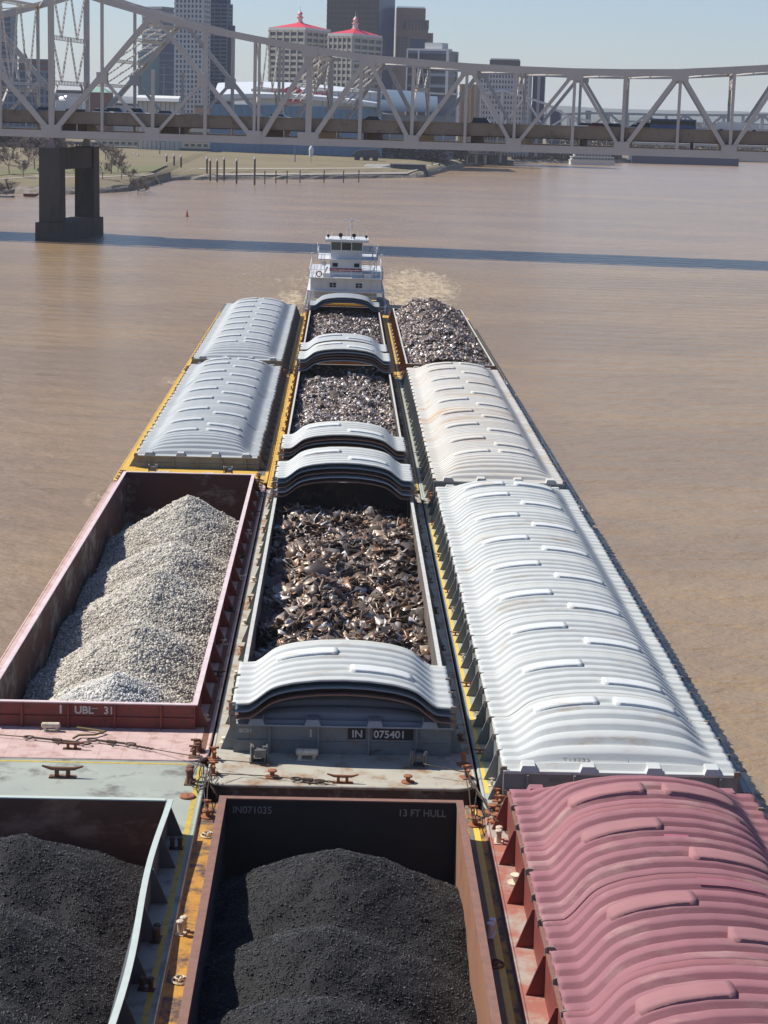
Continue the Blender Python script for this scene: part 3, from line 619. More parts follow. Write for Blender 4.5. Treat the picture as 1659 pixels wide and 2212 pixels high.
# ------------------------------------------------------------------ lashing wires
def wire(pts,label,cat='wire',r=.022,m=None,extra=None,name='lashing_wire',sag=.0,group='lashing wires between the barges'):
    P=[]
    for i in range(len(pts)-1):
        a,b=Vector(pts[i]),Vector(pts[i+1])
        for k in range(6):
            t=k/6; q=a.lerp(b,t); q.z-=sag*4*t*(1-t); P.append(q)
    P.append(Vector(pts[-1])); o0=P[0].copy()
    root=empty(name,label,cat,tuple(o0),0,group)
    b=MB().tube([p-o0 for p in P],r,5); b.obj('cable',m or wire_m,root,True)
    for e in (extra or []): e(root,o0)
    return root
def ratchet(p,q):
    p,q=Vector(p),Vector(q)
    def f(root,o0):
        a,b_=p-o0,q-o0; d=(b_-a).normalized(); mid=(a+b_)/2
        MB().tube([a+d*.25,b_-d*.25],.05,8).tube([mid-d*.2,mid+d*.2],.085,8).tube([mid,mid+Vector((.03,-.28,-.06))],.03,5).obj('ratchet',steel,root)
        for e in (a,b_):
            MB().ring((e.x,e.y,e.z),.22,.13,.035).obj('hook',steel,root,True)
    return f
def chain(p,q,n):
    p,q=Vector(p),Vector(q)
    def f(root,o0):
        a,b_=p-o0,q-o0; mb=MB()
        for i in range(n):
            c=a.lerp(b_,(i+.5)/n); mb.ring((c.x,c.y,c.z),.09,.055 if i%2 else .03,.02,'z' if i%2 else 'y',8,4)
        mb.obj('chain',steel,root)
    return f
def d(u,v,z=.12): 
    p=onz(u,v,z); return (p.x,p.y,p.z)
wire([d(-90,1580),d(60,1592)],'taut wire with turnbuckle at the left on the pink deck, ending in an oval hook',extra=[ratchet(d(62,1592),d(185,1605))])
wire([d(455,1638,.4),d(440,1637,.4),d(330,1618)],'lashing wire with chain and turnbuckle right of the cleat on the pink deck',extra=[chain(d(330,1618),d(280,1609),11),ratchet(d(290,1606),d(408-120+5,1606)) if 0 else ratchet(d(200,1598),d(282,1607))])
wire([d(165,1571),d(200,1576),d(228,1580),d(205,1587),d(170,1588),d(158,1595)],'loose yellow brown rope coiled behind the white bitts on the pink deck','rope',.05,mat('old_rope',(.22,.17,.07),(.14,.11,.05),12,rough=.9),name='rope')
wire([d(455,1670,.45),d(520,1673,.1),d(575,1676),d(640,1682)],'wire with shackles stretched across the end deck below number IN 075401',extra=[chain(d(640,1682),d(720,1689),12),ratchet(d(640,1682),d(690,1687))])
wire([d(462,1640,.4),d(550,1647,.6)],'thin wire from the left hand winch to the corner timberhead')
wire([d(915,1650,.5),d(1005,1668,.4)],'thin wire from the right hand winch to the corner timberhead')
rw=random.Random(3)
def bundle(cu,cv,pts,label,n=7,spread=10):
    for i in range(n):
        a=rw.choice(pts); b=rw.choice([p for p in pts if p!=a]); 
        P=[(a[0]+rw.uniform(-2,2),a[1]+rw.uniform(-2,2)),(b[0]+rw.uniform(-2,2),b[1]+rw.uniform(-2,2))]
        wire([d(*P[0],.42),d((P[0][0]+P[1][0])/2+rw.uniform(-spread,spread)*.4,(P[0][1]+P[1][1])/2+rw.uniform(-spread,spread)*.4,.3),d(*P[1],.2)],label,r=.02,sag=.1)
bundle(440,1680,[(430,1640),(455,1655),(457,1668),(410,1690),(446,1755),(440,1700)],'rusty lashing wire wound between the four barge corners left of the grey end deck',12)
bundle(1020,1720,[(1003,1655),(1012,1682),(1064,1752),(1021,1770),(1030,1700),(1078,1776)],'rusty lashing wire strung across the gap right of the grey end deck',12)
bundle(560,1060,[(548,1050),(565,1045),(556,1070),(590,1070),(586,1055),(572,1095)],'lashing wire at the corner where gravel barge meets the yellow barges',8,6)
bundle(905,1075,[(890,1068),(916,1080),(925,1060),(905,1090),(930,1090)],'lashing wire in the gap right of the tall cover stack',6,6)
bundle(620,800,[(609,808),(640,800),(628,812),(635,790)],'lashing wire between grey covered barge and mixed scrap barge',4,3)
bundle(865,820,[(852,812),(868,822),(885,815),(868,808)],'lashing wire beside the rust stained white covers',4,3)
# ------------------------------------------------------------------ towboat
BW=mat('boat_white',(.58,.60,.61),(.50,.52,.53),.6,c3=(.40,.33,.27),amt=.33,rough=.45)
BWr=mat('boat_rail_white',(.72,.72,.72),rough=.5)
glass=mat('dark_window_glass',(.02,.025,.03),rough=.08)
glass_g=mat('tinted_wheelhouse_glass',(.07,.09,.085),rough=.1)
redp=mat('dark_red_paint',(.30,.03,.04),rough=.5)
blackp=mat('black_rubber',(.015,.015,.017),rough=.8)
BX,BY=.15,252.0
T=empty('towboat','white three storey towboat with red name board pushing the barges','towboat',(BX,BY,-.3))
h=MB(); hp=[(-5.5,0),(5.5,0),(5.7,2),(5.7,34),(5.2,37),(-5.2,37),(-5.7,34),(-5.7,2)]
n=len(hp); h.v=[(x,y,.0) for x,y in hp]+[(x*.97,y,-2.2) for x,y in hp]; h.f=[tuple(range(n))]+[(i,n+i,n+(i+1)%n,(i+1)%n)[::-1] for i in range(n)]
h.obj('hull',mat('boat_hull_dark',(.05,.05,.055),(.12,.07,.05),1,rough=.6),T)
MB().add([(-5.4,.1,.006),(5.4,.1,.006),(5.6,2,.006),(5.6,34,.006),(-5.6,34,.006),(-5.6,2,.006)],[tuple(range(6))]).obj('deck',mat('boat_deck_grey',(.16,.18,.20),(.1,.08,.07),1,rough=.7),T)
for x in (-3.6,3.6):
    MB().box(x-.5,x+.5,-.35,.9,-1.9,2.0).box(x-.42,x+.42,.9,1.9,0,.9).obj('push_knee',yellow,T); MB().box(x-.52,x+.52,-.55,-.352,-1.6,2.02).obj('fender',blackp,T)
MB().box(-3.1,3.1,.2,.5,1.25,1.5).obj('knee_beam',yellow,T)
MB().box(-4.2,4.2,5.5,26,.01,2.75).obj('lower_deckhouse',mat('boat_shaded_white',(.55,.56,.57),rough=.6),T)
MB().box(-4.2,4.2,5.38,5.49,.3,1.2).obj('bulkhead_band',redp,T)
MB().box(-5.2,5.2,3.0,28,2.75,2.9).obj('boiler_deck',BW,T)
def housebox(name,x0,x1,y0,y1,z0,z1,m=BW): return MB().box(x0,x1,y0,y1,z0,z1).obj(name,m,T)
hs=housebox('main_house',-4.75,4.75,3.4,24,2.9,4.5)
for x in (-1.75,1.75):
    w=MB().box(x-.42,x+.42,3.34,3.39,3.35,3.95).obj('window',glass,hs); MB().box(x-.03,x+.03,3.32,3.338,3.35,3.95).box(x-.42,x-.031,3.32,3.338,3.62,3.66).box(x+.031,x+.42,3.32,3.338,3.62,3.66).obj('window_bar',BW,w)
for x in (-3.3,0,3.3): MB().box(x-.02,x+.02,3.37,3.399,2.95,4.45).obj('panel_seam',mat('boat_grey',(.4,.41,.42),rough=.6),hs)
housebox('upper_deck',-5.0,5.0,3.1,26,4.5,4.62)
s2=housebox('second_house',-2.2,2.1,5.2,17,4.62,6.85)
MB().box(-2.25,2.15,5.1,5.19,5.35,5.75).obj('name_board',redp,T)
for x in (-1.6,-.9,-.5,.3,1.2,1.5): MB().box(x,x+.14,5.08,5.099,5.47,5.62).obj('board_mark',letter_w,T)
housebox('bridge_wing_deck',-3.9,4.2,4.9,16,6.85,6.97)
ph=housebox('wheelhouse',-2.15,2.15,5.6,11.5,6.97,8.15)
MB().box(-2.1,2.1,5.65,11.45,8.15,9.25).obj('wheelhouse_glass',glass_g,T)
MB().box(-.62,.6,5.6,5.649,8.2,9.0).obj('dark_pane',glass,T)
for x in (-2.12,-.72,.66,2.12): MB().box(x-.06,x+.06,5.56,5.645,8.15,9.25).obj('window_post',BW,T)
for y in (7.6,9.5,11.4): MB().box(-2.16,-2.1,y-.06,y+.06,8.15,9.25).box(2.1,2.16,y-.06,y+.06,8.15,9.25).obj('window_post',BW,T)
rf=MB(); rf.box(-2.9,2.95,4.9,12.2,9.25,9.6).obj('roof',BW,T)
def lamp(x,y,z,r=.28): 
    L=MB().tube([(x,y,z),(x,y,z+.35)],.06,6).obj('searchlight_post',BW,T); MB().tube([(x,y-.22,z+.55),(x,y+.3,z+.55)],[r,r*.7],10).obj('searchlight',blackp,L)
lamp(-.85,6,9.6,.3); lamp(.95,6,9.6,.28); lamp(-2.5,5.5,9.5,.2); lamp(2.6,5.5,9.5,.2)
MB().tube([(-.85,6.2,9.6),(-.85,6.2,10.4)],.16,8).tube([(.95,6.2,9.6),(.95,6.2,10.4)],.16,8).obj('light_base',BW,T)
mst=MB().tube([(.6,7.5,9.6),(.6,7.5,12.1)],.09,8).tube([(-.35,7.5,12.0),(1.65,7.5,12.0)],.06,6).tube([(.05,7.5,11.2),(1.1,7.5,11.2)],.04,6).obj('mast',BW,T)
MB().box(-.4,-.2,7.4,7.6,11.98,12.15).box(.45,.75,7.35,7.65,12.1,12.25).obj('antenna',BWr,mst)
for x,y in ((-2.0,7),(-.1,6.2),(1.5,8),(2.2,7.4),(2.7,9),(-2.6,9)): MB().tube([(x,y,9.6),(x,y,random.uniform(10.2,11.3))],.025,5).obj('whip_aerial',BWr,T)
MB().lathe([(.02,0),(.35,.05),(.48,.3),(.45,.6),(.25,.8),(.02,.86)],(3.55,7,7.9),14).tube([(3.55,7,6.97),(3.55,7,7.95)],.08,6).obj('satellite_dome',BW,T,True)
for x,y in ((-1.6,18),(1.6,18)): MB().tube([(x,y,4.6),(x,y,8.2)],.42,12).obj('funnel',BW,T)
def rail(pts,z,hh=1.05,name='railing'):
    b=MB()
    for i in range(len(pts)-1):
        a=Vector((*pts[i],z));c=Vector((*pts[i+1],z)); L=(c-a).length; k=max(1,int(L/1.4))
        for j in range(k+1): q=a.lerp(c,j/k); b.beam(q,q+Vector((0,0,hh)),.05,.05)
        for e in (hh,hh*.55): b.beam(a+Vector((0,0,e)),c+Vector((0,0,e)),.045,.045)
    return b.obj(name,BWr,T)
rail([(-4.95,25),(-4.95,3.15),(4.95,3.15),(4.95,25)],4.62); rail([(-3.85,15),(-3.85,4.95),(-2.3,4.95)],6.97); rail([(2.3,4.95),(4.15,4.95),(4.15,15)],6.97)
rail([(-5.1,27),(-5.1,3.05),(5.1,3.05),(5.1,27)],1.65,1.05,'lower_railing'); rail([(-5.5,33),(-5.5,1.9),(-4.3,.6)],.01); rail([(5.5,33),(5.5,1.9),(4.3,.6)],.01)
for x in (-3.4,-2.9,3.3,3.8): MB().tube([(x,5,4.62),(x,5.1,6.85)],.05,6).obj('deck_stanchion',BW,T)
b=MB()
for i in range(9): b.box(2.3,3.1,5.6+i*.32,5.85+i*.32,4.62+i*.25,4.66+i*.25)
b.beam((2.28,5.5,4.7),(2.28,8.4,7.),.06,.15).beam((3.12,5.5,4.7),(3.12,8.4,7.),.06,.15); b.obj('stairway',BW,T)
MB().tube([(-3.1,5.2,4.7),(-2.5,5.2,5.9)],.12,8).tube([(-3.0,6.2,6.1),(-3.0,6.2,6.1)][:1]+[(-3.0,6.0,6.4)],.3,10).obj('horn',BW,T)
for x in (-1.5,1.4): MB().box(x-.35,x+.35,5.12,5.19,5.95,6.45).obj('window',glass,s2)
for y in (6,9,12,15,18,21):
    for sx in (-4.79,4.76): MB().box(sx,sx+.03,y-.4,y+.4,3.35,3.95).obj('window',glass,hs)
for x in (-4.6,4.7): MB().tube([(x,3.2,4.65),(x,3.2,7.6)],.05,6).box(x-.15,x+.15,3.05,3.35,7.6,7.9).obj('deck_light',BWr,T)
for x in (-3.9,4.2): MB().tube([(x,5.,6.97),(x,5.,9.2)],.04,5).obj('aerial_post',BWr,T)
_t=MB()
for zz in (4.7,5.4,6.1): _t.beam((3.3,5.4,zz),(4.1,5.4,zz+.7),.07,.07).beam((4.1,5.4,zz),(3.3,5.4,zz+.7),.07,.07)
_t.beam((3.3,5.4,4.63),(3.3,5.4,6.84),.09,.09).beam((4.1,5.4,4.63),(4.1,5.4,6.84),.09,.09).obj('wing_support',BWr,T)
MB().ring((-3.6,3.1,5.1),.36,.36,.08,'y').obj('life_ring',redp,T)
for x in (-2.6,2.9): MB().box(x-.5,x+.5,3.6,4.4,4.63,5.15).obj('locker',BW,T)
for x,y in ((-5.35,2.5),(5.35,2.5),(-5.4,8),(5.4,8)): MB().tube([(x,y,0),(x,y,1.3)],.16,8).obj('life_ring_post',BW,T)
# ------------------------------------------------------------------ water
def water_mat():
    M=bpy.data.materials.new('river_water'); M.use_nodes=True; n=M.node_tree.nodes; l=M.node_tree.links; b=n['Principled BSDF']
    tc=n.new('ShaderNodeTexCoord')
    def mapped(sx,sy,rz=0):
        m=n.new('ShaderNodeMapping'); m.inputs['Scale'].default_value=(sx,sy,1); m.inputs['Rotation'].default_value=(0,0,rz); l.new(tc.outputs['Object'],m.inputs[0]); return m.outputs[0]
    def noise(v,s,d=4,r=.55):
        x=n.new('ShaderNodeTexNoise'); x.inputs['Scale'].default_value=s; x.inputs['Detail'].default_value=d; x.inputs['Roughness'].default_value=r; l.new(v,x.inputs[0]); return x.outputs[0]
    def math_(op,a,c=None,e=None):
        x=n.new('ShaderNodeMath'); x.operation=op
        for i,q in enumerate((a,c,e)):
            if q is None: continue
            if isinstance(q,(int,float)): x.inputs[i].default_value=q
            else: l.new(q,x.inputs[i])
        return x.outputs[0]
    def mr(src,a,c,lo=0,hi=1):
        x=n.new('ShaderNodeMapRange'); x.interpolation_type='SMOOTHSTEP'; x.inputs[1].default_value=a; x.inputs[2].default_value=c; x.inputs[3].default_value=lo; x.inputs[4].default_value=hi; l.new(src,x.inputs[0]); return x.outputs[0]
    def mix(f,a,c):
        x=n.new('ShaderNodeMix'); x.data_type='RGBA'; l.new(f,x.inputs[0])
        for k,q in ((6,a),(7,c)):
            if isinstance(q,tuple): x.inputs[k].default_value=(*q,1)
            else: l.new(q,x.inputs[k])
        return x.outputs[2]
    o1=mapped(1,1)
    silt=noise(mapped(.6,1,.1),.035,5,.6)
    col=mix(mr(silt,.40,.62),(.262,.182,.108),(.305,.21,.118))
    silt2=noise(mapped(.5,1,R(5)),.022,4,.55); col=mix(mr(silt2,.5,.72,0,.45),col,(.37,.24,.11))
    # churned foam patches: centre, radii, rotation
    tot=None
    for (x,y,rx,ry,st) in ((12,312,12,64,.84),(8,280,5,32,.95),(-8,282,4,30,.85),(-13,320,16,50,.45),(50,345,26,12,.35),(-60,250,22,9,.25),(-17.4,194,1.3,6,.75),(-17.3,133,1.0,4,.7),(2,318,30,48,.6)):
        s=n.new('ShaderNodeVectorMath'); s.operation='SUBTRACT'; l.new(tc.outputs['Object'],s.inputs[0]); s.inputs[1].default_value=(x,y,0)
        dv=n.new('ShaderNodeVectorMath'); dv.operation='DIVIDE'; l.new(s.outputs[0],dv.inputs[0]); dv.inputs[1].default_value=(rx,ry,1e6)
        ln=n.new('ShaderNodeVectorMath'); ln.operation='LENGTH'; l.new(dv.outputs[0],ln.inputs[0])
        g=mr(ln.outputs['Value'],1.1,.25,0,st); tot=g if tot is None else math_('MAXIMUM',tot,g)
    fn=noise(mapped(1,.30,R(-10)),.8,8,.8)
    foam=mr(math_('MULTIPLY_ADD',fn,.9,math_('MULTIPLY',tot,.42)),.66,.95)
    foam=math_('MULTIPLY',foam,mr(tot,.02,.3))
    col=mix(foam,col,(.78,.69,.53)); col=mix(math_('MULTIPLY',tot,.55),col,(.42,.29,.15))
    l.new(col,b.inputs['Base Color'])
    b.inputs['IOR'].default_value=1.33
    l.new(mr(foam,0,1,.2,.8),b.inputs['Roughness'])
    w1=noise(mapped(.6,1,R(14)),.30,4,.55); w2=noise(mapped(.65,1,R(-16)),1.0,5,.6); w3=noise(o1,3.2,3,.5)
    hgt=math_('ADD',math_('MULTIPLY',w1,.95),math_('ADD',math_('MULTIPLY',w2,.42),math_('MULTIPLY',w3,.10)))
    # long diverging swell beside the tow on the right
    wv=n.new('ShaderNodeTexWave'); wv.wave_type='BANDS'; wv.bands_direction='Y'; wv.inputs['Scale'].default_value=.055; wv.inputs['Distortion'].default_value=3.5; wv.inputs['Detail'].default_value=3; wv.inputs['Detail Scale'].default_value=1.4
    l.new(mapped(1,1,R(9)),wv.inputs[0])
    hgt=math_('ADD',hgt,math_('MULTIPLY',wv.outputs['Fac'],.22))
    hgt=math_('ADD',hgt,math_('MULTIPLY',math_('MULTIPLY',fn,tot),1.3))
    bp=n.new('ShaderNodeBump'); bp.inputs['Strength'].default_value=.85; bp.inputs['Distance'].default_value=.8; l.new(hgt,bp.inputs['Height']); l.new(bp.outputs[0],b.inputs['Normal'])
    return M
HOLES=[]
for Bn,(a,b,c0,c1,zt,L_) in B_info.items():
    Bo=bpy.data.objects[Bn]; HOLES.append((Bo.location.x+a-.05,Bo.location.x+b+.05,Bo.location.y+c0-.05,Bo.location.y+c1+.05))
gx_=sorted({-9000,-400,400,9000}|{h[0] for h in HOLES}|{h[1] for h in HOLES}); gy_=sorted({-400,600,14000}|{h[2] for h in HOLES}|{h[3] for h in HOLES})
rv=MB(); rv.v=[(x,y,WZ) for y in gy_ for x in gx_]; nxg=len(gx_)
for j in range(len(gy_)-1):
    for i in range(nxg-1):
        mx_,my_=(gx_[i]+gx_[i+1])/2,(gy_[j]+gy_[j+1])/2
        if any(h[0]<mx_<h[1] and h[2]<my_<h[3] for h in HOLES): continue
        o=j*nxg+i; rv.f.append((o,o+1,o+1+nxg,o+nxg))
tag(rv.obj('river',water_mat()),None,None,None,'structure')
# ------------------------------------------------------------------ truss bridge
BS=-.17; ang=math.atan(BS); SA=Vector((math.cos(ang),math.sin(ang),0)); TA=Vector((-math.sin(ang),math.cos(ang),0)); BO=Vector((0,386,0)); TW=24.0
ZB=20.15
def bn(u,v=None,z=None):
    P=ony(u,v if v is not None else 300,386,BS); return (P-BO).dot(SA),(z if z is not None else P.z)
bm_=mat('silver_bridge_paint',(.50,.485,.46),(.43,.415,.395),.12,c3=(.26,.14,.09),amt=.30,c3scale=.45,rough=.6)
bl_=mat('pale_bridge_lacing',(.58,.55,.51),(.48,.44,.40),.3,c3=(.3,.17,.1),amt=.34,c3scale=.8,rough=.6)
bconc=mat('stained_parapet_concrete',(.235,.20,.16),(.18,.15,.12),.15,c3=(.11,.09,.07),amt=.4,c3scale=.4,rough=.85,stretch=(1,1,.6))
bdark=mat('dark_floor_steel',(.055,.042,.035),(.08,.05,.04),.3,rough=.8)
asph=mat('asphalt',(.05,.05,.052),(.065,.063,.06),.3,rough=.9)
KB=empty('truss_bridge','large silver painted steel truss road bridge crossing the river','bridge',tuple(BO),ang)
Bu=[-550,-330,-108,112,330,549,666,889,1110,1344,1576,1800,2020]
Tp=[(-550,120),(-330,60),(-108,24),(2,-4),(112,-36),(221,0),(330,32),(440,62),(549,84),(666,106),(790,125),(889,134),(1008,144),(1110,150),(1236,155),(1344,157),(1462,157),(1576,152),(1690,146),(1800,135),(2020,100)]
TS=[bn(u,v) for u,v in Tp]
tS=np.array([p[0] for p in TS]); tZ=np.array([p[1] for p in TS])
def top(u): s=bn(u)[0]; return s,float(np.interp(s,tS,tZ))
def P3(s,t,z): return (s,t,z)
s0,s1=bn(-550)[0],bn(2020)[0]
def gus(s,t,z,w,h_,v=0):
    b=MB(); 
    for o in (-.48,.44): b.box(s-w/2,s+w/2,t+o,t+o+.04,z-h_/2,z+h_/2)
    b.obj('gusset_plate',bm_,KB)
for t in (0,TW):
    b=MB(); prev=None
    for (sa,za),(sb,zb) in zip(TS[:-1],TS[1:]): b.beam((sa,t,za),(sb,t,zb),.85,1.35)
    b.obj('top_chord',bm_,KB)
    MB().box(s0,s1,t-.42,t+.42,ZB-.72,ZB+.72).obj('bottom_chord',bm_,KB)
    D=[(112,'m'),( -108,'m')]
    dg=[('B',112,'T',330,1.25),('T',330,'B',549,1.0),('B',112,'T',-108,1.25),('T',-108,'B',-330,1.0),('B',562,'T',676,1.2),('B',672,'T',790,1.15),('T',790,'B',889,1.0),('B',889,'T',1008,1.0),('T',1008,'B',1110,.85),('B',1110,'T',1236,.8),('T',1236,'B',1344,.75),('B',1344,'T',1462,1.05),('T',1462,'B',1576,1.0),('B',1576,'T',1690,.95),('T',1690,'B',1800,.95),('B',1800,'T',1910,1.)]
    for k1,u1,k2,u2,w in dg:
        p=(bn(u1)[0],ZB) if k1=='B' else top(u1); q=(bn(u2)[0],ZB) if k2=='B' else top(u2)
        MB().beam((p[0],t,p[1]),(q[0],t,q[1]),.72,w*.82).obj('diagonal',bm_,KB)
    for (ua,va,ub) in ((221,168,330),(439,176,330),(3,168,-108),(-215,176,-108)):
        s,z=bn(ua,va); MB().beam((s,t,z),(bn(ub)[0],t,ZB),.5,.6).obj('sub_diagonal',bm_,KB)
    for u,w in ((-330,.7),(-215,.6),(-108,.7),(2,.65),(112,1.3),(221,.62),(330,.7),(443,.7),(549,.62),(558,.5),(666,1.3),(777,.75),(889,.7),(1004,.6),(1110,.62),(1236,.62),(1344,.7),(1463,.62),(1578,.68),(1690,.6),(1800,.7)):
        s,z=top(u); z1=z
        if u==330 : z1=bn(330,150)[1]
        if u==777: z1=z-.3
        MB().beam((s,t,ZB+.6),(s,t,z1),.6,w*.9,(1,0,0)).obj('vertical_post',bm_,KB)
    for u in Bu: gus(bn(u)[0],t,ZB+.55,3.0 if u not in (112,666,) else 4.2,2.6)
    for u in (-108,330,666,790,1008,1236,1462,1690): 
        s,z=top(u); gus(s,t,z-.5,3.2,2.2)
    for ua,va in ((221,168),(439,176)): s,z=bn(ua,va); gus(s,t,z,2.2,2.2)
def laced(b,p,q,w,nrm,step=1.0,r=.13):
    p,q=Vector(p),Vector(q); dd=(q-p); L=dd.length; dd.normalize(); sd=dd.cross(Vector(nrm)).normalized()*w/2
    b.beam(p-sd,q-sd,r,r); b.beam(p+sd,q+sd,r,r)
    k=int(L/step)
    for i in range(k+1):
        c=p+dd*(L*i/k); 
        b.beam(c-sd-dd*.16,c+sd+dd*.16,.34,.05,nrm) if 0 else b.beam(c-sd,c+sd,.05,.42,tuple(dd))
def sway(u,zl,zmid=None):
    s,zt=top(u); b=MB(); h_=(1,0,0)
    lev=[(zt-.5,zl)] if zmid is None else [(zt-.5,zmid),(zmid,zl)]
    for za,zb in lev:
        laced(b,(s,.4,zb),(s,TW-.4,zb),.8,h_)
        for ta,tb in ((1.,6.5),(11.3,6.9),(12.7,17.1),(23.,17.5)): laced(b,(s,ta,za),(s,tb,zb+.4),.7,h_,1.0)
    laced(b,(s,.4,zt-.2),(s,TW-.4,zt-.2),.8,h_)
    b.beam((s,.3,zl-3.5),(s,4.5,zl),.35,.35).beam((s,TW-.3,zl-3.5),(s,TW-4.5,zl),.35,.35)
    b.obj('sway_frame',bl_,KB)
sway(112,bn(112,178)[1],bn(112,80)[1])
for u in (2,549,666,889,1110,1344,1576,1800): sway(u,bn(u,192)[1]+(.6 if u>1000 else 0))
# laced portal in the plane of the main diagonals
for (ua,ub) in ((112,330),(562,676),(672,790),(112,-108),(1344,1462)):
    pa=(bn(ua)[0],ZB); pb=top(ub); b=MB(); f=lambda k:(pa[0]+(pb[0]-pa[0])*k,pa[1]+(pb[1]-pa[1])*k)
    nrm=Vector((pb[1]-pa[1],0,-(pb[0]-pa[0])))
    for k in (.42,.62,.8,.93):
        s,z=f(k); laced(b,(s,.4,z),(s,TW-.4,z),.7,nrm)
    for k1,k2 in ((.45,.61),(.64,.79),(.82,.93)):
        a1=f(k1);a2=f(k2)
        for ta,tb in ((1,8),(8,16),(16,23)): laced(b,(a1[0],ta,a1[1]),(a2[0],tb,a2[1]),.6,nrm)
    b.obj('portal_bracing',bl_,KB)
b=MB()
for i,(u,v) in enumerate(Tp):
    s,z=TS[i]; b.beam((s,.4,z-.1),(s,TW-.4,z-.1),.4,.5)
    if i+1<len(Tp):
        s2_,z2=TS[i+1]; b.beam((s,.5,z-.2),(s2_,TW-.5,z2-.2),.3,.25); b.beam((s,TW-.5,z-.5),(s2_,.5,z2-.5),.3,.25)
b.obj('top_lateral_bracing',bl_,KB)
# roadway
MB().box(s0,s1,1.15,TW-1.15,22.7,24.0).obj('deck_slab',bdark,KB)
MB().box(s0,s1,1.4,TW-1.4,24.004,24.02).obj('roadway',asph,KB)
for t in (.62,TW-1.14): MB().box(s0,s1,t,t+.52,22.45,24.72).obj('parapet',bconc,KB)
MB().box(s0,s1,.5,.62,22.3,22.5).box(s0,s1,.5,.62,24.6,24.76).obj('fascia_lip',bconc,KB)
fbm_=MB().box(-.3,.3,.9,TW-.9,20.6,22.69).mesh('floor_beam',bdark); si=bn(112)[0]-107.5
while si<s1: part('floor_beam',fbm_,KB,(si,0,0)); si+=21.5
b=MB()
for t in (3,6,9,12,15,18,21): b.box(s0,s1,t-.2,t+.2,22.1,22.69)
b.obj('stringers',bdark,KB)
hme=MB().box(-.09,.09,.58,.8,20.9,22.2).mesh('hanger',bm_); si=bn(-108)[0]
while si<bn(1800)[0]: part('hanger',hme,KB,(si,0,0)); si+=5.37
b=MB(); si=s0
while si<s1-20:
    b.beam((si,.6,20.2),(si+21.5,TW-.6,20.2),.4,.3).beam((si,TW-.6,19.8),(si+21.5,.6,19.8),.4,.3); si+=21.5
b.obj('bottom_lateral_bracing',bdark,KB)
# pier
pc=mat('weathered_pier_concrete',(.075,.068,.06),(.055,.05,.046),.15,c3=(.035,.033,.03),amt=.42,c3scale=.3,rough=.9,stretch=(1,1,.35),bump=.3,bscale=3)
sp_=bn(112)[0]
PR=empty('bridge_pier','two legged concrete pier standing in the river under the truss bridge','bridge pier',tuple(BO+SA*sp_),ang)
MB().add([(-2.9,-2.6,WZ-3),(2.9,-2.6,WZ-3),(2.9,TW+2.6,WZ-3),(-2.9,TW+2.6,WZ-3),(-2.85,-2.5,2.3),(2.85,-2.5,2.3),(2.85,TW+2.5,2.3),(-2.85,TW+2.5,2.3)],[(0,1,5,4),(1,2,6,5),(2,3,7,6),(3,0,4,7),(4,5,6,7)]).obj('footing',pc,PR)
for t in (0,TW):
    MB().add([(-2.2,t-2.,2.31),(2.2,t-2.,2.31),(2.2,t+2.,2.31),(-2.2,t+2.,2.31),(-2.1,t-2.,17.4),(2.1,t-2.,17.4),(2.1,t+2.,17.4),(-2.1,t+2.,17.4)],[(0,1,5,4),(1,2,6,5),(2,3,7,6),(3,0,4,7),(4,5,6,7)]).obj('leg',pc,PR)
    MB().add([(-1.1,t-1,17.41),(1.1,t-1,17.41),(1.1,t+1,17.41),(-1.1,t+1,17.41),(-.4,t-.4,19.4),(.4,t-.4,19.4),(.4,t+.4,19.4),(-.4,t+.4,19.4)],[(0,1,5,4),(1,2,6,5),(2,3,7,6),(3,0,4,7),(4,5,6,7)]).obj('bearing',bm_ if t else mat('reddish_bearing',(.3,.17,.16),(.25,.2,.2),1,rough=.7),PR)
MB().box(-1.7,1.7,2.05,TW-2.05,13.0,17.2).obj('cross_beam',pc,PR)
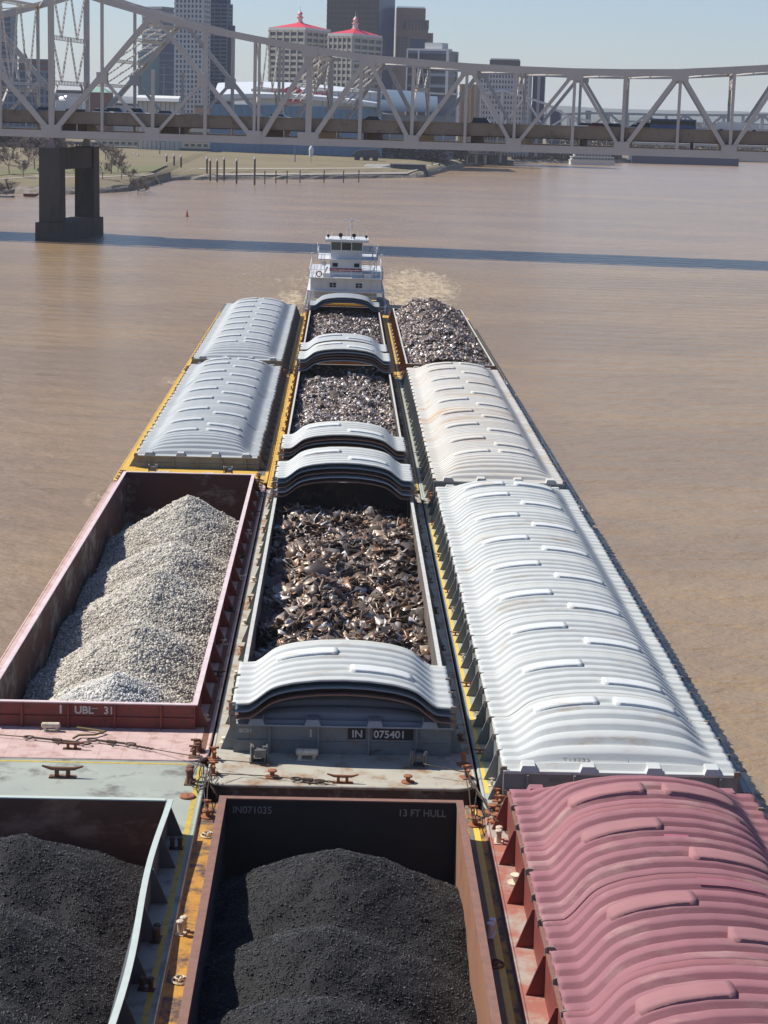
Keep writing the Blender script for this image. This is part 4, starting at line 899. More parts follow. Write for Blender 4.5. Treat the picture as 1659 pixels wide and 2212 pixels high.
# ------------------------------------------------------------------ vehicles on the bridge
def bw(s,t,z=24.02): return BO+SA*s+TA*t+Vector((0,0,z))
tyre=mat('tyre_rubber',(.02,.02,.02),rough=.9)
def car(name,label,u,t,color,kind='car',flip=False):
    s=bn(u)[0]; E_=empty(name,label,'car' if kind in('car','suv') else kind,tuple(bw(s,t)),ang+(math.pi if flip else 0),'cars crossing the truss bridge' if kind in('car','suv') else None)
    L,H,W=(4.5,1.45,1.8) if kind=='car' else (4.8,1.8,1.95)
    cm_=mat('car_paint_'+color[0],color[1],rough=.3,spec=.6)
    b=MB(); pr=[(-L/2,.3),(L/2,.3),(L/2,.75),(L/2-.9,.88),(-L/2+.2,.95),(-L/2,.8)]; n=len(pr)
    b.v=[(x,-W/2,z) for x,z in pr]+[(x,W/2,z) for x,z in pr]; b.f=[tuple(range(n))[::1],tuple(range(n,2*n))[::-1]]+[(i,n+i,n+(i+1)%n,(i+1)%n) for i in range(n)]
    body=b.obj('body',cm_,E_)
    g=MB(); x0,x1=-L/2+.25,L/2-1.; k=.45 if kind=='car' else .2
    g.v=[(x0,-W/2+.08,.9),(x1,-W/2+.08,.88),(x1-.7,-W/2+.25,H-.08),(x0+k,-W/2+.25,H-.08),(x0,W/2-.08,.9),(x1,W/2-.08,.88),(x1-.7,W/2-.25,H-.08),(x0+k,W/2-.25,H-.08)]
    g.f=[(0,1,2,3),(7,6,5,4),(0,4,5,1),(1,5,6,2),(2,6,7,3),(3,7,4,0)]; g.obj('windows',glass,E_)
    MB().box(x0+k-.02,x1-.66,-W/2+.22,W/2-.22,H-.09,H).obj('roof',cm_,E_)
    for x in (-L/2+.85,L/2-.9):
        for y in (-W/2+.1,W/2-.1): MB().tube([(x,y-.1,.33),(x,y+.1,.33)],.33,10).obj('wheel',tyre,E_)
CW=('white',(.75,.75,.75)); CK=('black',(.02,.02,.022)); CR=('red',(.35,.03,.03)); CB=('blue',(.05,.09,.2)); CS=('silver',(.45,.46,.48))
for i,(nm,lb,u,t,c,k) in enumerate([('car','white car on the bridge just right of the semi truck, near lane',212,4,CW,'car'),('car','white car following behind the first white cars, between two near posts',238,5,CW,'suv'),('car','silver car in the cluster right of the semi truck',262,8,CS,'car'),('car','white estate car at the right end of the bright cluster',284,5,CW,'suv'),('car','silver car on the bridge in front of the cream warehouse',349,5,CS,'car'),('car','white car passing below the hotel with the red roof, left one',594,5,CW,'car'),('car','dark blue car at the left edge of the bridge deck',85,5,CB,'car'),('car','black car on the deck under the slender hanger in mid bridge',787,8,CK,'car'),('suv','black car above the deck in front of the apartment tower foot',1037,5,CK,'suv'),('car','white car right of the apartment tower on the deck',1266,6,CW,'car'),('car','dark red car just behind the white car on the right deck',1292,5,CR,'car'),('car','black car near the middle of the right hand deck',1318,8,CK,'car'),('car','dark grey car left of the blue bus',1395,5,('grey',(.12,.12,.13)),'suv'),('car','silver car left of the dark grey car by the bus',1370,8,CS,'car')]):
    car('parked_car' if 0 else 'car',lb,u,t,c,k,flip=t>6)
def boxy(name,label,cat,u,t,parts):
    s=bn(u)[0]; E_=empty(name,label,cat,tuple(bw(s,t)),ang)
    for pn,(x0,x1,y0,y1,z0,z1),mm in parts: MB().box(x0,x1,y0,y1,z0,z1).obj(pn,mm,E_)
    return E_
cwt=mat('car_paint_white',(.75,.75,.75))
E_=boxy('semi_truck','white semi truck with rounded cab roof crossing the bridge beside the tower','truck',143,5,[('trailer',(-1.2,2.2,-1.2,1.2,1.2,3.6),cwt),('chassis',(-3.6,2.2,-1.0,1.0,.7,1.19),steel),('cab',(-3.4,-1.25,-1.15,1.15,.8,2.9),cwt)])
MB().tube([(-2.9,0,2.9),(-1.3,0,2.9)],[.7,1.15],12).obj('roof_fairing',cwt,E_); MB().box(-5.0,-3.41,-1,1,.8,1.9).obj('hood',cwt,E_); MB().box(-3.46,-3.405,-.9,.9,2.0,2.7).obj('windscreen',glass,E_)
for x in (-4.3,-1,1.5):
    for y in (-1.1,1.1): MB().tube([(x,y-.15,.5),(x,y+.15,.5)],.5,12).obj('wheel',tyre,E_)
E_=boxy('bus','blue bus with dark windows on the right part of the bridge deck','bus',1452,5,[('body',(-4.5,4.5,-1.25,1.25,.5,1.5),mat('bus_blue',(.08,.14,.28),rough=.4)),('window_strip',(-4.4,4.4,-1.2,1.2,1.501,2.3),glass),('roof',(-4.5,4.5,-1.25,1.25,2.301,2.6),mat('bus_blue',(.1,.2,.4)))])
for x in (-3,3):
    for y in (-1.1,1.1): MB().tube([(x,y-.15,.5),(x,y+.15,.5)],.5,12).obj('wheel',tyre,E_)
E_=boxy('box_truck','white flat roofed truck on the deck near the right edge','truck',1592,5,[('cargo_box',(-4,2.5,-1.2,1.2,.9,2.35),cwt),('cab',(2.55,4.2,-1.1,1.1,.6,2.0),cwt)])
for x in (-3,3.3):
    for y in (-1.1,1.1): MB().tube([(x,y-.15,.5),(x,y+.15,.5)],.5,12).obj('wheel',tyre,E_)
# ------------------------------------------------------------------ ground
SH=[(-400,470),(-200,440),(-60,424),(20,418),(120,421),(230,417),(300,412),(322,405),(352,391),(410,389),(520,388),(640,388),(760,386),(914,384),(940,376),(1000,360),(1060,352),(1130,351),(1240,353),(1345,352),(1480,350),(1659,349),(1800,351),(2100,356)]
shp=[onz(u,v,WZ) for u,v in SH]; sx=np.array([p.x for p in shp]); sy=np.array([p.y for p in shp])
sx=np.concatenate([[-4000],sx,[6000]]); sy=np.concatenate([[sy[0]],sy,[sy[-1]]])
xs=np.concatenate([np.linspace(-4000,-320,12),np.linspace(-300,700,260),np.linspace(720,6000,14)])
prf=[(-1,-3.),(0,WZ-.15),(2.5,-.2),(6,.6),(14,1.4),(30,2.0),(50,2.4),(75,2.8),(110,3.3),(150,3.8),(200,4.4),(280,5.0),(500,5.0),(1200,5.5),(3000,8),(9000,8)]
G_=[]
for i,(dd,z) in enumerate(prf):
    row=[]
    for x in xs:
        y=float(np.interp(x,sx,sy)); j=random.uniform(-1,1)*min(2.,dd*.3) if 0<=dd<20 and abs(x)<400 else 0
        row.append((x,y+dd+j,z+(random.uniform(-.25,.25) if 1<dd<20 else 0)))
    G_.append(row)
grass=mat('winter_grass',(.185,.15,.08),(.15,.12,.065),.02,c3=(.14,.105,.07),amt=.40,c3scale=.05,rough=1.)
b=MB(); b.grid(G_[3:]); tag(b.obj('riverbank_ground',grass),None,None,None,'structure')
b=MB(); b.grid(G_[:4]); tag(b.obj('riverbank_stones',mat('riprap_mud',(.14,.11,.085),(.28,.25,.21),.5,c3=(.08,.06,.05),amt=.4,c3scale=.8,rough=1.)),None,None,None,'structure')
def gz(x,y):
    dd=y-float(np.interp(x,sx,sy)); return float(np.interp(dd,[p[0] for p in prf],[p[1] for p in prf]))
def strip(name,pts,w,m,dz=.06):
    L=[];n=len(pts)
    P=[]
    for i in range(n-1):
        for k in range(8): a=Vector(pts[i]).lerp(Vector(pts[i+1]),k/8); P.append(a)
    for p in P: L.append([(p.x,p.y,gz(p.x,p.y)+dz),(p.x,p.y+w,gz(p.x,p.y+w)+dz)])
    return MB().grid([list(r) for r in zip(*L)]).obj(name,m)
pathm=mat('pale_path',(.42,.38,.31),(.34,.31,.26),.1,rough=.9)
def offs(x0,x1,dd,n=10): return [(x0+(x1-x0)*i/n, float(np.interp(x0+(x1-x0)*i/n,sx,sy))+dd) for i in range(n+1)]
tag(strip('path',offs(-60,85,30),7,pathm,.12),None,None,None,'structure'); tag(strip('path',offs(-170,-60,45),5,pathm,.12),None,None,None,'structure')
tag(strip('shore_promenade',offs(-52,62,3.5),3.2,mat('promenade_concrete',(.34,.31,.27),rough=.9),.35),None,None,None,'structure')
tag(strip('green_lawn',offs(-175,-70,75),60,mat('green_grass',(.12,.13,.05),(.15,.14,.06),.05,rough=1.),.15),None,None,None,'structure')
# hills beyond
hm=mat('far_wooded_hills',(.07,.08,.06),(.05,.06,.05),.003,rough=1.)
def hills(y,x0,x1,h_,seed):
    X=np.linspace(x0,x1,120); r=fbm(X,X*0,.0016,seed,4); Z=h_*(1+.35*r/ (abs(r).max()))
    tag(MB().grid([[(x,y,0) for x in X],[(x,y+400,z) for x,z in zip(X,Z)],[(x,y+1600,z*.8) for x,z in zip(X,Z)]]).obj('far_hills',hm),None,None,None,'structure')
hills(5200,-900,5200,42,5); hills(7800,-2500,8000,75,6)
# ------------------------------------------------------------------ city
def mk(n,c1,c2=None,r=.7,**k): return mat(n,c1,c2,.05,rough=r,**k)
def tower(name,label,cat,u0,uc,u1,v_top,Y,theta,body,zb=4.,z_top=None):
    """corner towards the viewer at uc; theta turns the block"""
    th=R(theta); pc_=ony(uc,v_top,Y); zt=z_top or pc_.z
    a_w=abs((ony(uc,v_top,Y)-ony(u0,v_top,Y)).x); b_w=abs((ony(u1,v_top,Y)-pc_).x)
    a=a_w/math.cos(th) if uc>u0 else 20.; b_=b_w/max(.05,math.sin(th)) if u1>uc else 25.
    E_=empty(name,label,cat,(pc_.x,Y,zb),-th); H=zt-zb
    w=MB().box(-a,0,0,b_,0,H).obj('wall',body,E_)
    return E_,a,b_,H
def bands(E_,a,b_,H,n,m,hh,out=.35,z0=0.,name='floor_band',every=1):
    st=(H-z0)/n; b=MB(); me=None
    b.box(-a-out,out,-out,0,0,hh).box(.001,out,.001,b_+out,0,hh).box(-a-out,-a-.001,.001,b_+out,0,hh)
    me=b.mesh(name,m)
    for i in range(1,n+1): part(name,me,E_,(0,0,z0+i*st-hh))
def cols(E_,a,b_,H,nx,ny,m,w,out=.5,z0=0.,name='pier'):
    mx=MB().box(-w/2,w/2,-out,-.001,0,H-z0).mesh(name,m); my=MB().box(.001,out,-w/2,w/2,0,H-z0).mesh(name,m)
    for i in range(nx+1): part(name,mx,E_,(-a+w/2+(a-w)*i/nx,0,z0))
    for i in range(ny+1): part(name,my,E_,(0,w/2+(b_-w)*i/ny,z0))
beige=mk('hotel_concrete',(.46,.43,.36),(.42,.39,.33)); beige_d=mk('hotel_windows',(.09,.10,.11),r=.3)
redroof=mk('red_metal_roof',(.62,.03,.05),(.55,.03,.05),.5); wht=mk('white_concrete',(.62,.62,.60),(.56,.56,.55))
navy=mk('navy_glass',(.035,.055,.12),(.05,.075,.15),.25); dgl=mk('dark_tower_glass',(.085,.08,.075),(.10,.09,.085),.35)
gran=mk('pink_granite',(.27,.19,.16),(.24,.17,.15)); teal=mk('teal_glass',(.16,.26,.28),(.13,.22,.25),.2)
bgrey=mk('blue_grey_wall',(.17,.21,.26),(.14,.18,.24),.5); brick=mk('dark_red_brick',(.20,.085,.065),(.16,.07,.06)); tan=mk('tan_brick',(.42,.27,.16),(.36,.23,.14)); 
# left edge
E_,a,b_,H=tower('office_tower','plain blue grey tower cut by the left edge','building',-60,22,30,25,1350,12,bgrey); bands(E_,a,b_,H,22,navy,2.2,.2)
E_,a,b_,H=tower('office_building','low blue glass office block at the left edge behind the bridge','building',-70,97,104,152,1150,10,navy); bands(E_,a,b_,H,9,bgrey,1.4,.3); cols(E_,a,b_,H,12,2,bgrey,.8,.35)
E_,a,b_,H=tower('brick_building','dark brick block with a thin pinnacle left of the bridge tower','building',38,104,112,128,1260,10,brick); bands(E_,a,b_,H,14,beige_d,1.6,.15); MB().lathe([(2.2,0),(1.2,3),(.3,4),(.1,12)],(-a*.86,4,H),8).obj('pinnacle',steel,E_)
E_,a,b_,H=tower('office_building','low pale flat building seen through the bridge tower','building',120,205,222,196,1250,10,wht); bands(E_,a,b_,H,4,beige_d,2.0,.2)
E_,a,b_,H=tower('brick_building','small green roofed brick building right of the bridge tower','building',186,232,240,200,1230,12,brick); MB().add([(-a-.5,-.5,H),(.5,-.5,H),(.5,b_+.5,H),(-a-.5,b_+.5,H),(-a/2,b_/2,H+4)],[(0,1,4),(1,2,4),(2,3,4),(3,0,4)]).obj('roof',mk('green_roof',(.2,.36,.28)),E_)
# teal / navy tower with arched top
E_,a,b_,H=tower('office_tower','grey slab tower behind the teal glass front','building',304,350,373,14,1420,35,bgrey); bands(E_,a,b_,H,30,mk('grey_spandrel',(.3,.31,.31)),1.6,.25)
E_,a,b_,H=tower('office_tower','teal glass tower beside the navy arched one','building',298,345,350,112,1330,6,teal); bands(E_,a,b_,H,18,bgrey,.7,.2)
p=ony(366,120,1325); E_=empty('office_tower','navy glass tower with a rounded arched top','building',(p.x,1325,4)); w_=abs((ony(386,120,1325)-ony(345,120,1325)).x)/2; Hn=p.z-4
b=MB(); arc=[(w_,0),(w_,Hn)]+[(w_*math.cos(R(a_)),Hn+w_*1.25*math.sin(R(a_))) for a_ in range(15,180,15)]+[(-w_,Hn),(-w_,0)]; n=len(arc)
b.v=[(x,0,z) for x,z in arc]+[(x,26,z) for x,z in arc]; b.f=[tuple(range(n))[::-1],tuple(range(n,2*n))]+[(i,(i+1)%n,n+(i+1)%n,n+i) for i in range(n)]; b.obj('wall',navy,E_)
mb=MB()
for i in range(12): mb.box(-w_*.98,w_*.98,-.2,-.01,6+i*Hn/12,6.5+i*Hn/12)
mb.obj('floor_lines',bgrey,E_)
# cream warehouse
p0=ony(297,208,1000); p1=ony(385,208,1000); E_=empty('warehouse','cream warehouse with a rounded white roof behind the bridge posts','building',((p0.x+p1.x)/2,1000,4)); w_=(p1.x-p0.x)/2; H=p0.z-4
crm=mk('cream_wall',(.55,.51,.43),(.50,.46,.39))
MB().box(-w_,w_,0,30,0,H-2.2).obj('wall',crm,E_)
b=MB(); arc=[(-2,H-2.2),(-1.,H-.6),(1.5,H),(7,H+.6),(20,H+.8),(31,H-2.2)]; n=len(arc); b.v=[(-w_-.5,y,z) for y,z in arc]+[(w_+.5,y,z) for y,z in arc]; b.f=[tuple(range(n)),tuple(range(n,2*n))[::-1]]+[(i,n+i,n+i+1,i+1) for i in range(n-1)]; b.obj('roof',wht,E_)
for i in range(9): MB().box(-w_+w_*2*i/9+.3,-w_+w_*2*i/9+.6,-.15,-.01,0,H-2.3).obj('wall_rib',bgrey,E_)
# tall gridded tower + blue glass shaft
wg=mk('white_frame',(.52,.52,.50),(.47,.47,.46))
E_,a,b_,H=tower('skyscraper','tall tower with white window grid on its left side, top out of frame','skyscraper',376,440,452,-60,1300,18,navy); bands(E_,a,b_,H,34,wg,1.3,.3); cols(E_,a,b_,H,7,3,wg,1.3,.45)
E_,a,b_,H=tower('skyscraper','blue glass skyscraper shaft right of the white gridded tower','skyscraper',434,492,501,8,1330,20,navy); bands(E_,a,b_,H,36,bgrey,.9,.2); cols(E_,a,b_,H,4,2,bgrey,.7,.3)
MB().box(-a*.92,-1,1,b_-1,H,H+13).obj('upper_step',navy,E_); MB().box(-a*.8,-3,3,b_-2,H+13,H+26).obj('upper_step',navy,E_); MB().box(.01,2.2,.5,b_,0,H-14).obj('side_step',navy,E_)
# hotels with red roofs
def hotel(label,u0,uc,u1,vt,Y,nf,vc):
    E_,a,b_,H=tower('hotel_tower',label,'hotel',u0,uc,u1,vt,Y,33,beige_d)
    bands(E_,a,b_,H,nf,beige,1.5,.55); cols(E_,a,b_,H,5,4,beige,1.0,.7)
    MB().box(-a-.3,.3,-.3,b_+.3,H,H+1.4).obj('parapet',wht,E_)
    mx,my=-a/2,b_/2; r0x,r0y=a*.485,b_*.485
    hz=ony(uc,vt-15,Y).z-ony(uc,vt,Y).z
    roof=MB().add([(mx-r0x,my-r0y,H+1.41),(mx+r0x,my-r0y,H+1.41),(mx+r0x,my+r0y,H+1.41),(mx-r0x,my+r0y,H+1.41),(mx-r0x*.42,my-r0y*.42,H+hz*.85),(mx+r0x*.42,my-r0y*.42,H+hz*.85),(mx+r0x*.42,my+r0y*.42,H+hz*.85),(mx-r0x*.42,my+r0y*.42,H+hz*.85),(mx,my,H+hz*1.25)],[(0,1,5,4),(1,2,6,5),(2,3,7,6),(3,0,4,7),(4,5,8),(5,6,8),(6,7,8),(7,4,8)]).obj('roof',redroof,E_)
    h0=H+hz*.95; cup=MB().lathe([(2.4,0),(2.4,1.),(1.6,1.4),(1.6,3.6),(2.2,3.9),(2.2,4.3),(1.3,4.6),(1.3,6.),(1.8,6.2),(.9,7.4),(.15,8.4),(.1,11)],(mx,my,h0),10).obj('cupola',wht,roof)
    MB().lathe([(2.5,.9),(1.7,1.45)],(mx,my,h0),10).lathe([(2.3,4.25),(1.35,4.7)],(mx,my,h0),10).lathe([(1.9,6.15),(.2,8.2)],(mx,my,h0),10).obj('cupola_roof',redroof,roof)
    return E_
hotel('left hotel tower with red hipped roof and white cupola',580,660,712,64,1190,20,0)
hotel('right hotel tower with red hipped roof in front of the dark skyscraper',709,762,826,77,1170,18,0)
E_,a,b_,H=tower('skyscraper','tall dark flat topped skyscraper behind the right hotel tower','skyscraper',708,818,856,-70,1420,25,dgl); bands(E_,a,b_,H,34,mk('dark_spandrel',(.13,.12,.11)),1.1,.25); cols(E_,a,b_,H,13,7,mk('dark_mullion',(.11,.10,.095)),.7,.35)
MB().box(.45,.8,.4,b_-.4,0,H).obj('side_glass',navy,E_)
# stepped granite building
Y=1450; p=ony(857,15,Y); q=ony(938,15,Y); W_=q.x-p.x; E_=empty('granite_tower','stepped pinkish granite tower right of the dark skyscraper','skyscraper',(p.x,Y,4)); zz=lambda v:ony(890,v,Y).z-4
MB().box(0,W_*.86,0,30,0,zz(62)).obj('wall',gran,E_); MB().box(W_*.861,W_,2,28,0,zz(70)).obj('wall',gran,E_)
MB().box(0,W_*.78,2,28,zz(62)+.01,zz(17)).obj('upper_wall',gran,E_); MB().box(W_*.781,W_*.88,4,26,zz(62)+.01,zz(42)).obj('upper_wall',gran,E_)
b=MB(); arc=[(2,zz(17)),(6,zz(13)),(22,zz(12)),(28,zz(17))]; n=4; b.v=[(.5,y,z) for y,z in arc]+[(W_*.76,y,z) for y,z in arc]; b.f=[(0,1,2,3),(7,6,5,4)]+[(i,n+i,n+i+1,i+1) for i in range(3)]; b.obj('roof',bgrey,E_)
MB().add([(W_*.22,-.02,zz(64)),(W_*.8,-.02,zz(64)),(W_*.74,-.02,zz(44)),(W_*.24,-.02,zz(44)),(W_*.22,1.9,zz(64)),(W_*.8,1.9,zz(64)),(W_*.74,1.9,zz(44)),(W_*.24,1.9,zz(44))],[(0,1,2,3),(0,4,5,1),(3,2,6,7),(0,3,7,4),(1,5,6,2)]).obj('sloping_window',beige_d,E_)
for i in range(5): MB().box(W_*(.28+.09*i),W_*(.32+.09*i),-.35,-.03,zz(63),zz(45)).obj('mullion',gran,E_)
MB().box(W_*.38,W_*.83,-.2,-.01,zz(110),zz(84)).obj('window_bay',navy,E_)
for j in range(14):
    for i in range(3): MB().box(W_*(.08+.09*i),W_*(.13+.09*i),-.12,-.01,zz(188-j*7),zz(192-j*7)+.0).obj('window',beige_d,E_) if 0 else None
mb_=MB().box(-1.2,1.2,-.12,-.01,0,2.2); wme=mb_.mesh('window',beige_d)
for j in range(15):
    for i in range(3): part('window',wme,E_,(W_*(.08+.10*i),0,zz(190-j*7.4)))
# white topped dark office
E_,a,b_,H=tower('office_block','low dark office block with white frame and rooftop box','building',881,968,991,110,1210,28,beige_d); bands(E_,a,b_,H,9,mk('blue_grey_band',(.24,.27,.33)),1.7,.35); 
for x in (-a,-a*.72,-.8,-.0): MB().box(x,x+.9,-.8,-.36,0,H+.6).obj('white_frame',wht,E_)
MB().box(-a,.9,-.8,b_*.3,H+.02,H+1.2).obj('parapet',wht,E_); MB().box(-a*.62,-a*.2,3,12,H+1.21,H+5.).obj('rooftop_box',wht,E_); MB().box(.37,.8,b_-1,b_,0,H).obj('white_frame',wht,E_)
E_,a,b_,H=tower('brick_building','small pinkish block with square windows under the granite tower','building',850,884,888,132,1330,8,gran); cols(E_,a,b_,H,4,1,gran,1.4,.3); bands(E_,a,b_,H,10,gran,2.0,.3)
E_,a,b_,H=tower('office_building','low pale stepped building right of the white framed office','building',925,975,992,173,1250,20,crm); bands(E_,a,b_,H,4,beige_d,1.4,.2); MB().box(-a*.7,-a*.1,2,b_-2,H,H+3).obj('upper_floor',crm,E_)
# arena
Y=1010; pl=ony(455,232,Y); prr=ony(985,232,Y); W_=prr.x-pl.x; az=lambda v,y=Y:ony(700,v,y).z-4; ax_=lambda u:ony(u,230,Y).x-pl.x
E_=empty('arena','wide white arena with a curved roof and red sign','arena',(pl.x,Y,4))
MB().box(ax_(542),ax_(825),0,60,az(231),az(196)).obj('white_facade',mk('arena_white',(.56,.57,.56),(.52,.53,.53)),E_)
MB().box(ax_(455),ax_(828),-1.5,60,0,az(258)).box(ax_(455),ax_(826),-1.,58,az(258)+.01,az(231)-.01).obj('glass_front',mk('arena_blue_glass',(.10,.24,.38),(.08,.18,.3),.2),E_)
for i in range(24): MB().box(ax_(460)+i*(ax_(826)-ax_(460))/24,ax_(460)+i*(ax_(826)-ax_(460))/24+.35,-1.7,-1.51,0,az(232)).obj('mullion',bgrey,E_)
for i in range(8): MB().box(ax_(560+34*i),ax_(560+34*i)+.25,-.12,-.01,az(230),az(198)).obj('panel_joint',bgrey,E_)
roofm=mk('arena_roof',(.62,.65,.67),(.56,.59,.62),.45)
b=MB(); P=[]
for k in range(9):
    y=-3+66*k/8; row=[]
    for i in range(25):
        f=i/24; row.append((ax_(465)+f*(ax_(830)-ax_(465)),y,az(205)+(az(178)-az(205))*math.sin(math.pi*min(1,f*.62+.28))**.9*(1 if k else .86)-.012*(y-28)**2*.5))
    P.append(row)
b.grid(P); o0=len(b.v)
b.grid([[(x,y,z-2.2) for x,y,z in r] for r in P][::-1]); b.grid([[P[0][i],(P[0][i][0],P[0][i][1],P[0][i][2]-2.2)] for i in range(25)]); b.obj('roof',roofm,E_,True)
b=MB(); P=[]
for k in range(15):
    a_=R(8+84*k/14); P.append([(ax_(812+3*k*.4),-6+30*(1-math.sin(a_)) if 0 else 20-26*math.cos(a_),az(243)+(az(188)-az(243))*math.sin(a_)),(ax_(945),20-26*math.cos(a_),az(243)+(az(192)-az(243))*math.sin(a_))])
b.grid(P); 
b.obj('barrel_roof',mk('arena_barrel',(.12,.17,.23),(.10,.15,.20),.5),E_,True)
MB().box(ax_(826),ax_(985),3,60,0,az(243)).obj('side_block',mk('arena_side',(.2,.24,.28)),E_); MB().box(ax_(930),ax_(985),8,60,az(243)+.01,az(197)).obj('side_wall',bgrey,E_); MB().box(ax_(925),ax_(990),6,62,az(197)+.01,az(193)).obj('side_roof',wht,E_)
# arena sign
sgr=mk('sign_red',(.62,.015,.05),r=.5); fy=-.35; 
text('KFC',6.,'sign_lettering',sgr,E_,(ax_(584),fy,az(212)),(R(90),0,0),.12,.12,1.1)
text('CENTER',4.6,'sign_lettering',sgr,E_,(ax_(664),fy,az(212)),(R(90),0,0),.12,.1,.72)
bb=MB(); cxs,czs=ax_(632),az(208); pts=[(cxs+6.2*math.cos(R(t)),czs+4.6*math.sin(R(t))) for t in range(0,360,20)]; n=len(pts); bb.v=[(x,-.5,z) for x,z in pts]+[(x,-.1,z) for x,z in pts]; bb.f=[tuple(range(n)),tuple(range(n,2*n))[::-1]]+[(i,n+i,n+(i+1)%n,(i+1)%n) for i in range(n)]; bb.add([(cxs-4.5,-.49,czs-2.5),(cxs-1,-.49,czs-3.8),(cxs-5.6,-.49,czs-7.6),(cxs-4.5,-.11,czs-2.5),(cxs-1,-.11,czs-3.8),(cxs-5.6,-.11,czs-7.6)],[(0,2,1),(3,4,5),(0,3,5,2),(1,2,5,4)]); sb=bb.obj('sign_bubble',sgr,E_)
text('Yum!',4.2,'sign_lettering',wht,sb,(cxs-4.8,-.62,czs-1.5),(R(90),0,0),.05,.05,.95)
MB().box(ax_(930),ax_(944),2.4,2.9,az(221),az(216.5)).obj('small_sign',mk('sign_blue',(.06,.09,.3)),E_); MB().box(ax_(932),ax_(943),2.1,2.39,az(218.5),az(216.8)).obj('small_sign',sgr,E_)
# tan tower, gridded apartment tower, navy slab
E_,a,b_,H=tower('apartment_tower','narrow tan brick tower left of the white gridded apartments','building',994,1030,1040,182,1100,14,tan); cols(E_,a,b_,H,3,1,mk('tan_light',(.5,.34,.2)),1.2,.4); bands(E_,a,b_,H,9,tan,1.4,.25)
E_,a,b_,H=tower('apartment_tower','broad apartment tower with a white balcony grid','building',1038,1145,1152,147,1150,8,mk('apartment_dark',(.13,.12,.12))); bands(E_,a,b_,H,17,mk('apartment_white',(.48,.47,.46)),1.5,.7); cols(E_,a,b_,H,16,2,mk('apartment_white',(.5,.5,.5)),.9,.9)
MB().box(-a*.82,-a*.22,4,14,H,H+4.4).obj('rooftop_box',mk('apartment_dark',(.13,.12,.12)),E_); MB().box(-a*.8,-a*.24,3.5,14.5,H+4.41,H+5.2).obj('rooftop_slab',wht,E_)
E_,a,b_,H=tower('apartment_tower','navy slab with one white stripe at the right of the skyline','building',1152,1178,1182,162,1160,8,navy); MB().box(-a*.62,-a*.38,-.4,-.01,0,H).obj('white_stripe',wg,E_)
E_,a,b_,H=tower('office_building','low navy building right of the apartment towers','building',1190,1212,1218,238,1300,10,navy); bands(E_,a,b_,H,3,bgrey,1.2,.2)
E_,a,b_,H=tower('water_tank','small dark rooftop block on the far right skyline','building',1266,1277,1279,239,1500,8,bgrey); bands(E_,a,b_,H,3,bgrey,1.,.3)
for i,(u0,u1,v,Y,mm,lb) in enumerate([(1100,1160,236,1500,crm,'low cream building on the horizon left of the far truss'),(1330,1420,262,2300,wht,'pale shed on the far right horizon'),(1425,1560,266,2500,tan,'tan shed row on the far right horizon'),(1575,1680,268,2600,wht,'white shed at the right edge of the horizon'),(392,452,246,1100,crm,'low cream building at the foot of the gridded tower'),(420,452,228,1180,tan,'orange brick block at the foot of the glass skyscraper'),(240,300,224,1240,wht,'white low building between the hangers left of the warehouse')]):
    E_,a,b_,H=tower('low_building',lb,'building',u0,u1-3,u1,v,Y,6,mm,zb=3); bands(E_,a,b_,H,2,beige_d,1.4,.15)
# embankment structures under the bridge
def lowb(name,label,cat,u0,u1,vt,Y,m,zb=3.,dep=12,ncol=0,colm=None,vb=None):
    p=ony(u0,vt,Y);q=ony(u1,vt,Y); z0=ony((u0+u1)/2,vb,Y).z if vb else zb; E_=empty(name,label,cat,(p.x,Y,z0)); W_=q.x-p.x; H=p.z-z0
    if ncol:
        MB().box(0,W_,0,dep,H*.72,H).obj('deck',m,E_)
        me=MB().box(-.5,.5,1,2,-3,H*.72-.01).mesh('column',colm)
        for i in range(ncol): part('column',me,E_,(W_*(i+.5)/ncol,0,0)); 
        me=MB().box(-.5,.5,dep-2,dep-1,-3,H*.72-.01).mesh('column',colm)
        for i in range(ncol): part('column',me,E_,(W_*(i+.5)/ncol,0,0))
    else:
        MB().box(0,W_,0,dep,-3,H).obj('wall',m,E_); MB().box(-.3,W_+.3,-.3,dep+.3,H+.01,H+.5).obj('coping',colm or m,E_)
    return E_,W_,H
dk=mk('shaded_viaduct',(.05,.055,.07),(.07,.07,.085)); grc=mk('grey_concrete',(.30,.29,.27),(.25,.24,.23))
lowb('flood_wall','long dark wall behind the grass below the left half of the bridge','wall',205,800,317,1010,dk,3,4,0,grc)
E_,W_,H=lowb('railway_building','low pale building with a row of bright bays below the bridge','building',205,560,301,1060,crm,3,14,0,grc)
me=MB().box(-1.1,1.1,-.15,-.01,3,H-1).mesh('window',beige_d)
for i in range(26): part('window',me,E_,(W_*(i+.5)/26,0,0))
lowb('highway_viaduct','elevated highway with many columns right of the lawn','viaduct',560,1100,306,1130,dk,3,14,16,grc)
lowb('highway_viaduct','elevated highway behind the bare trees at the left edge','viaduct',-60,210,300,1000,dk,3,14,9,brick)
lowb('brick_building','long red brick row below the left end of the bridge','building',-80,205,312,1045,mk('dusty_brick',(.24,.16,.14),(.2,.14,.12)),3,14,0,grc)
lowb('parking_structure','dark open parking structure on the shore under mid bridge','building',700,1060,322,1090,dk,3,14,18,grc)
lowb('quay_wall','low dark quay wall along the water right of the lawn','wall',935,1110,344,1160,grc,2,6,0,dk,vb=353)
lowb('warehouse_row','long navy waterfront shed seen under the right deck','building',1120,1345,318,1305,mk('shed_navy',(.06,.075,.13),(.1,.1,.13)),3,18,0,grc)
lowb('warehouse_row','grey waterfront building with brown ends behind the riverboat','building',1100,1240,332,1290,grc,3,14,0,brick)
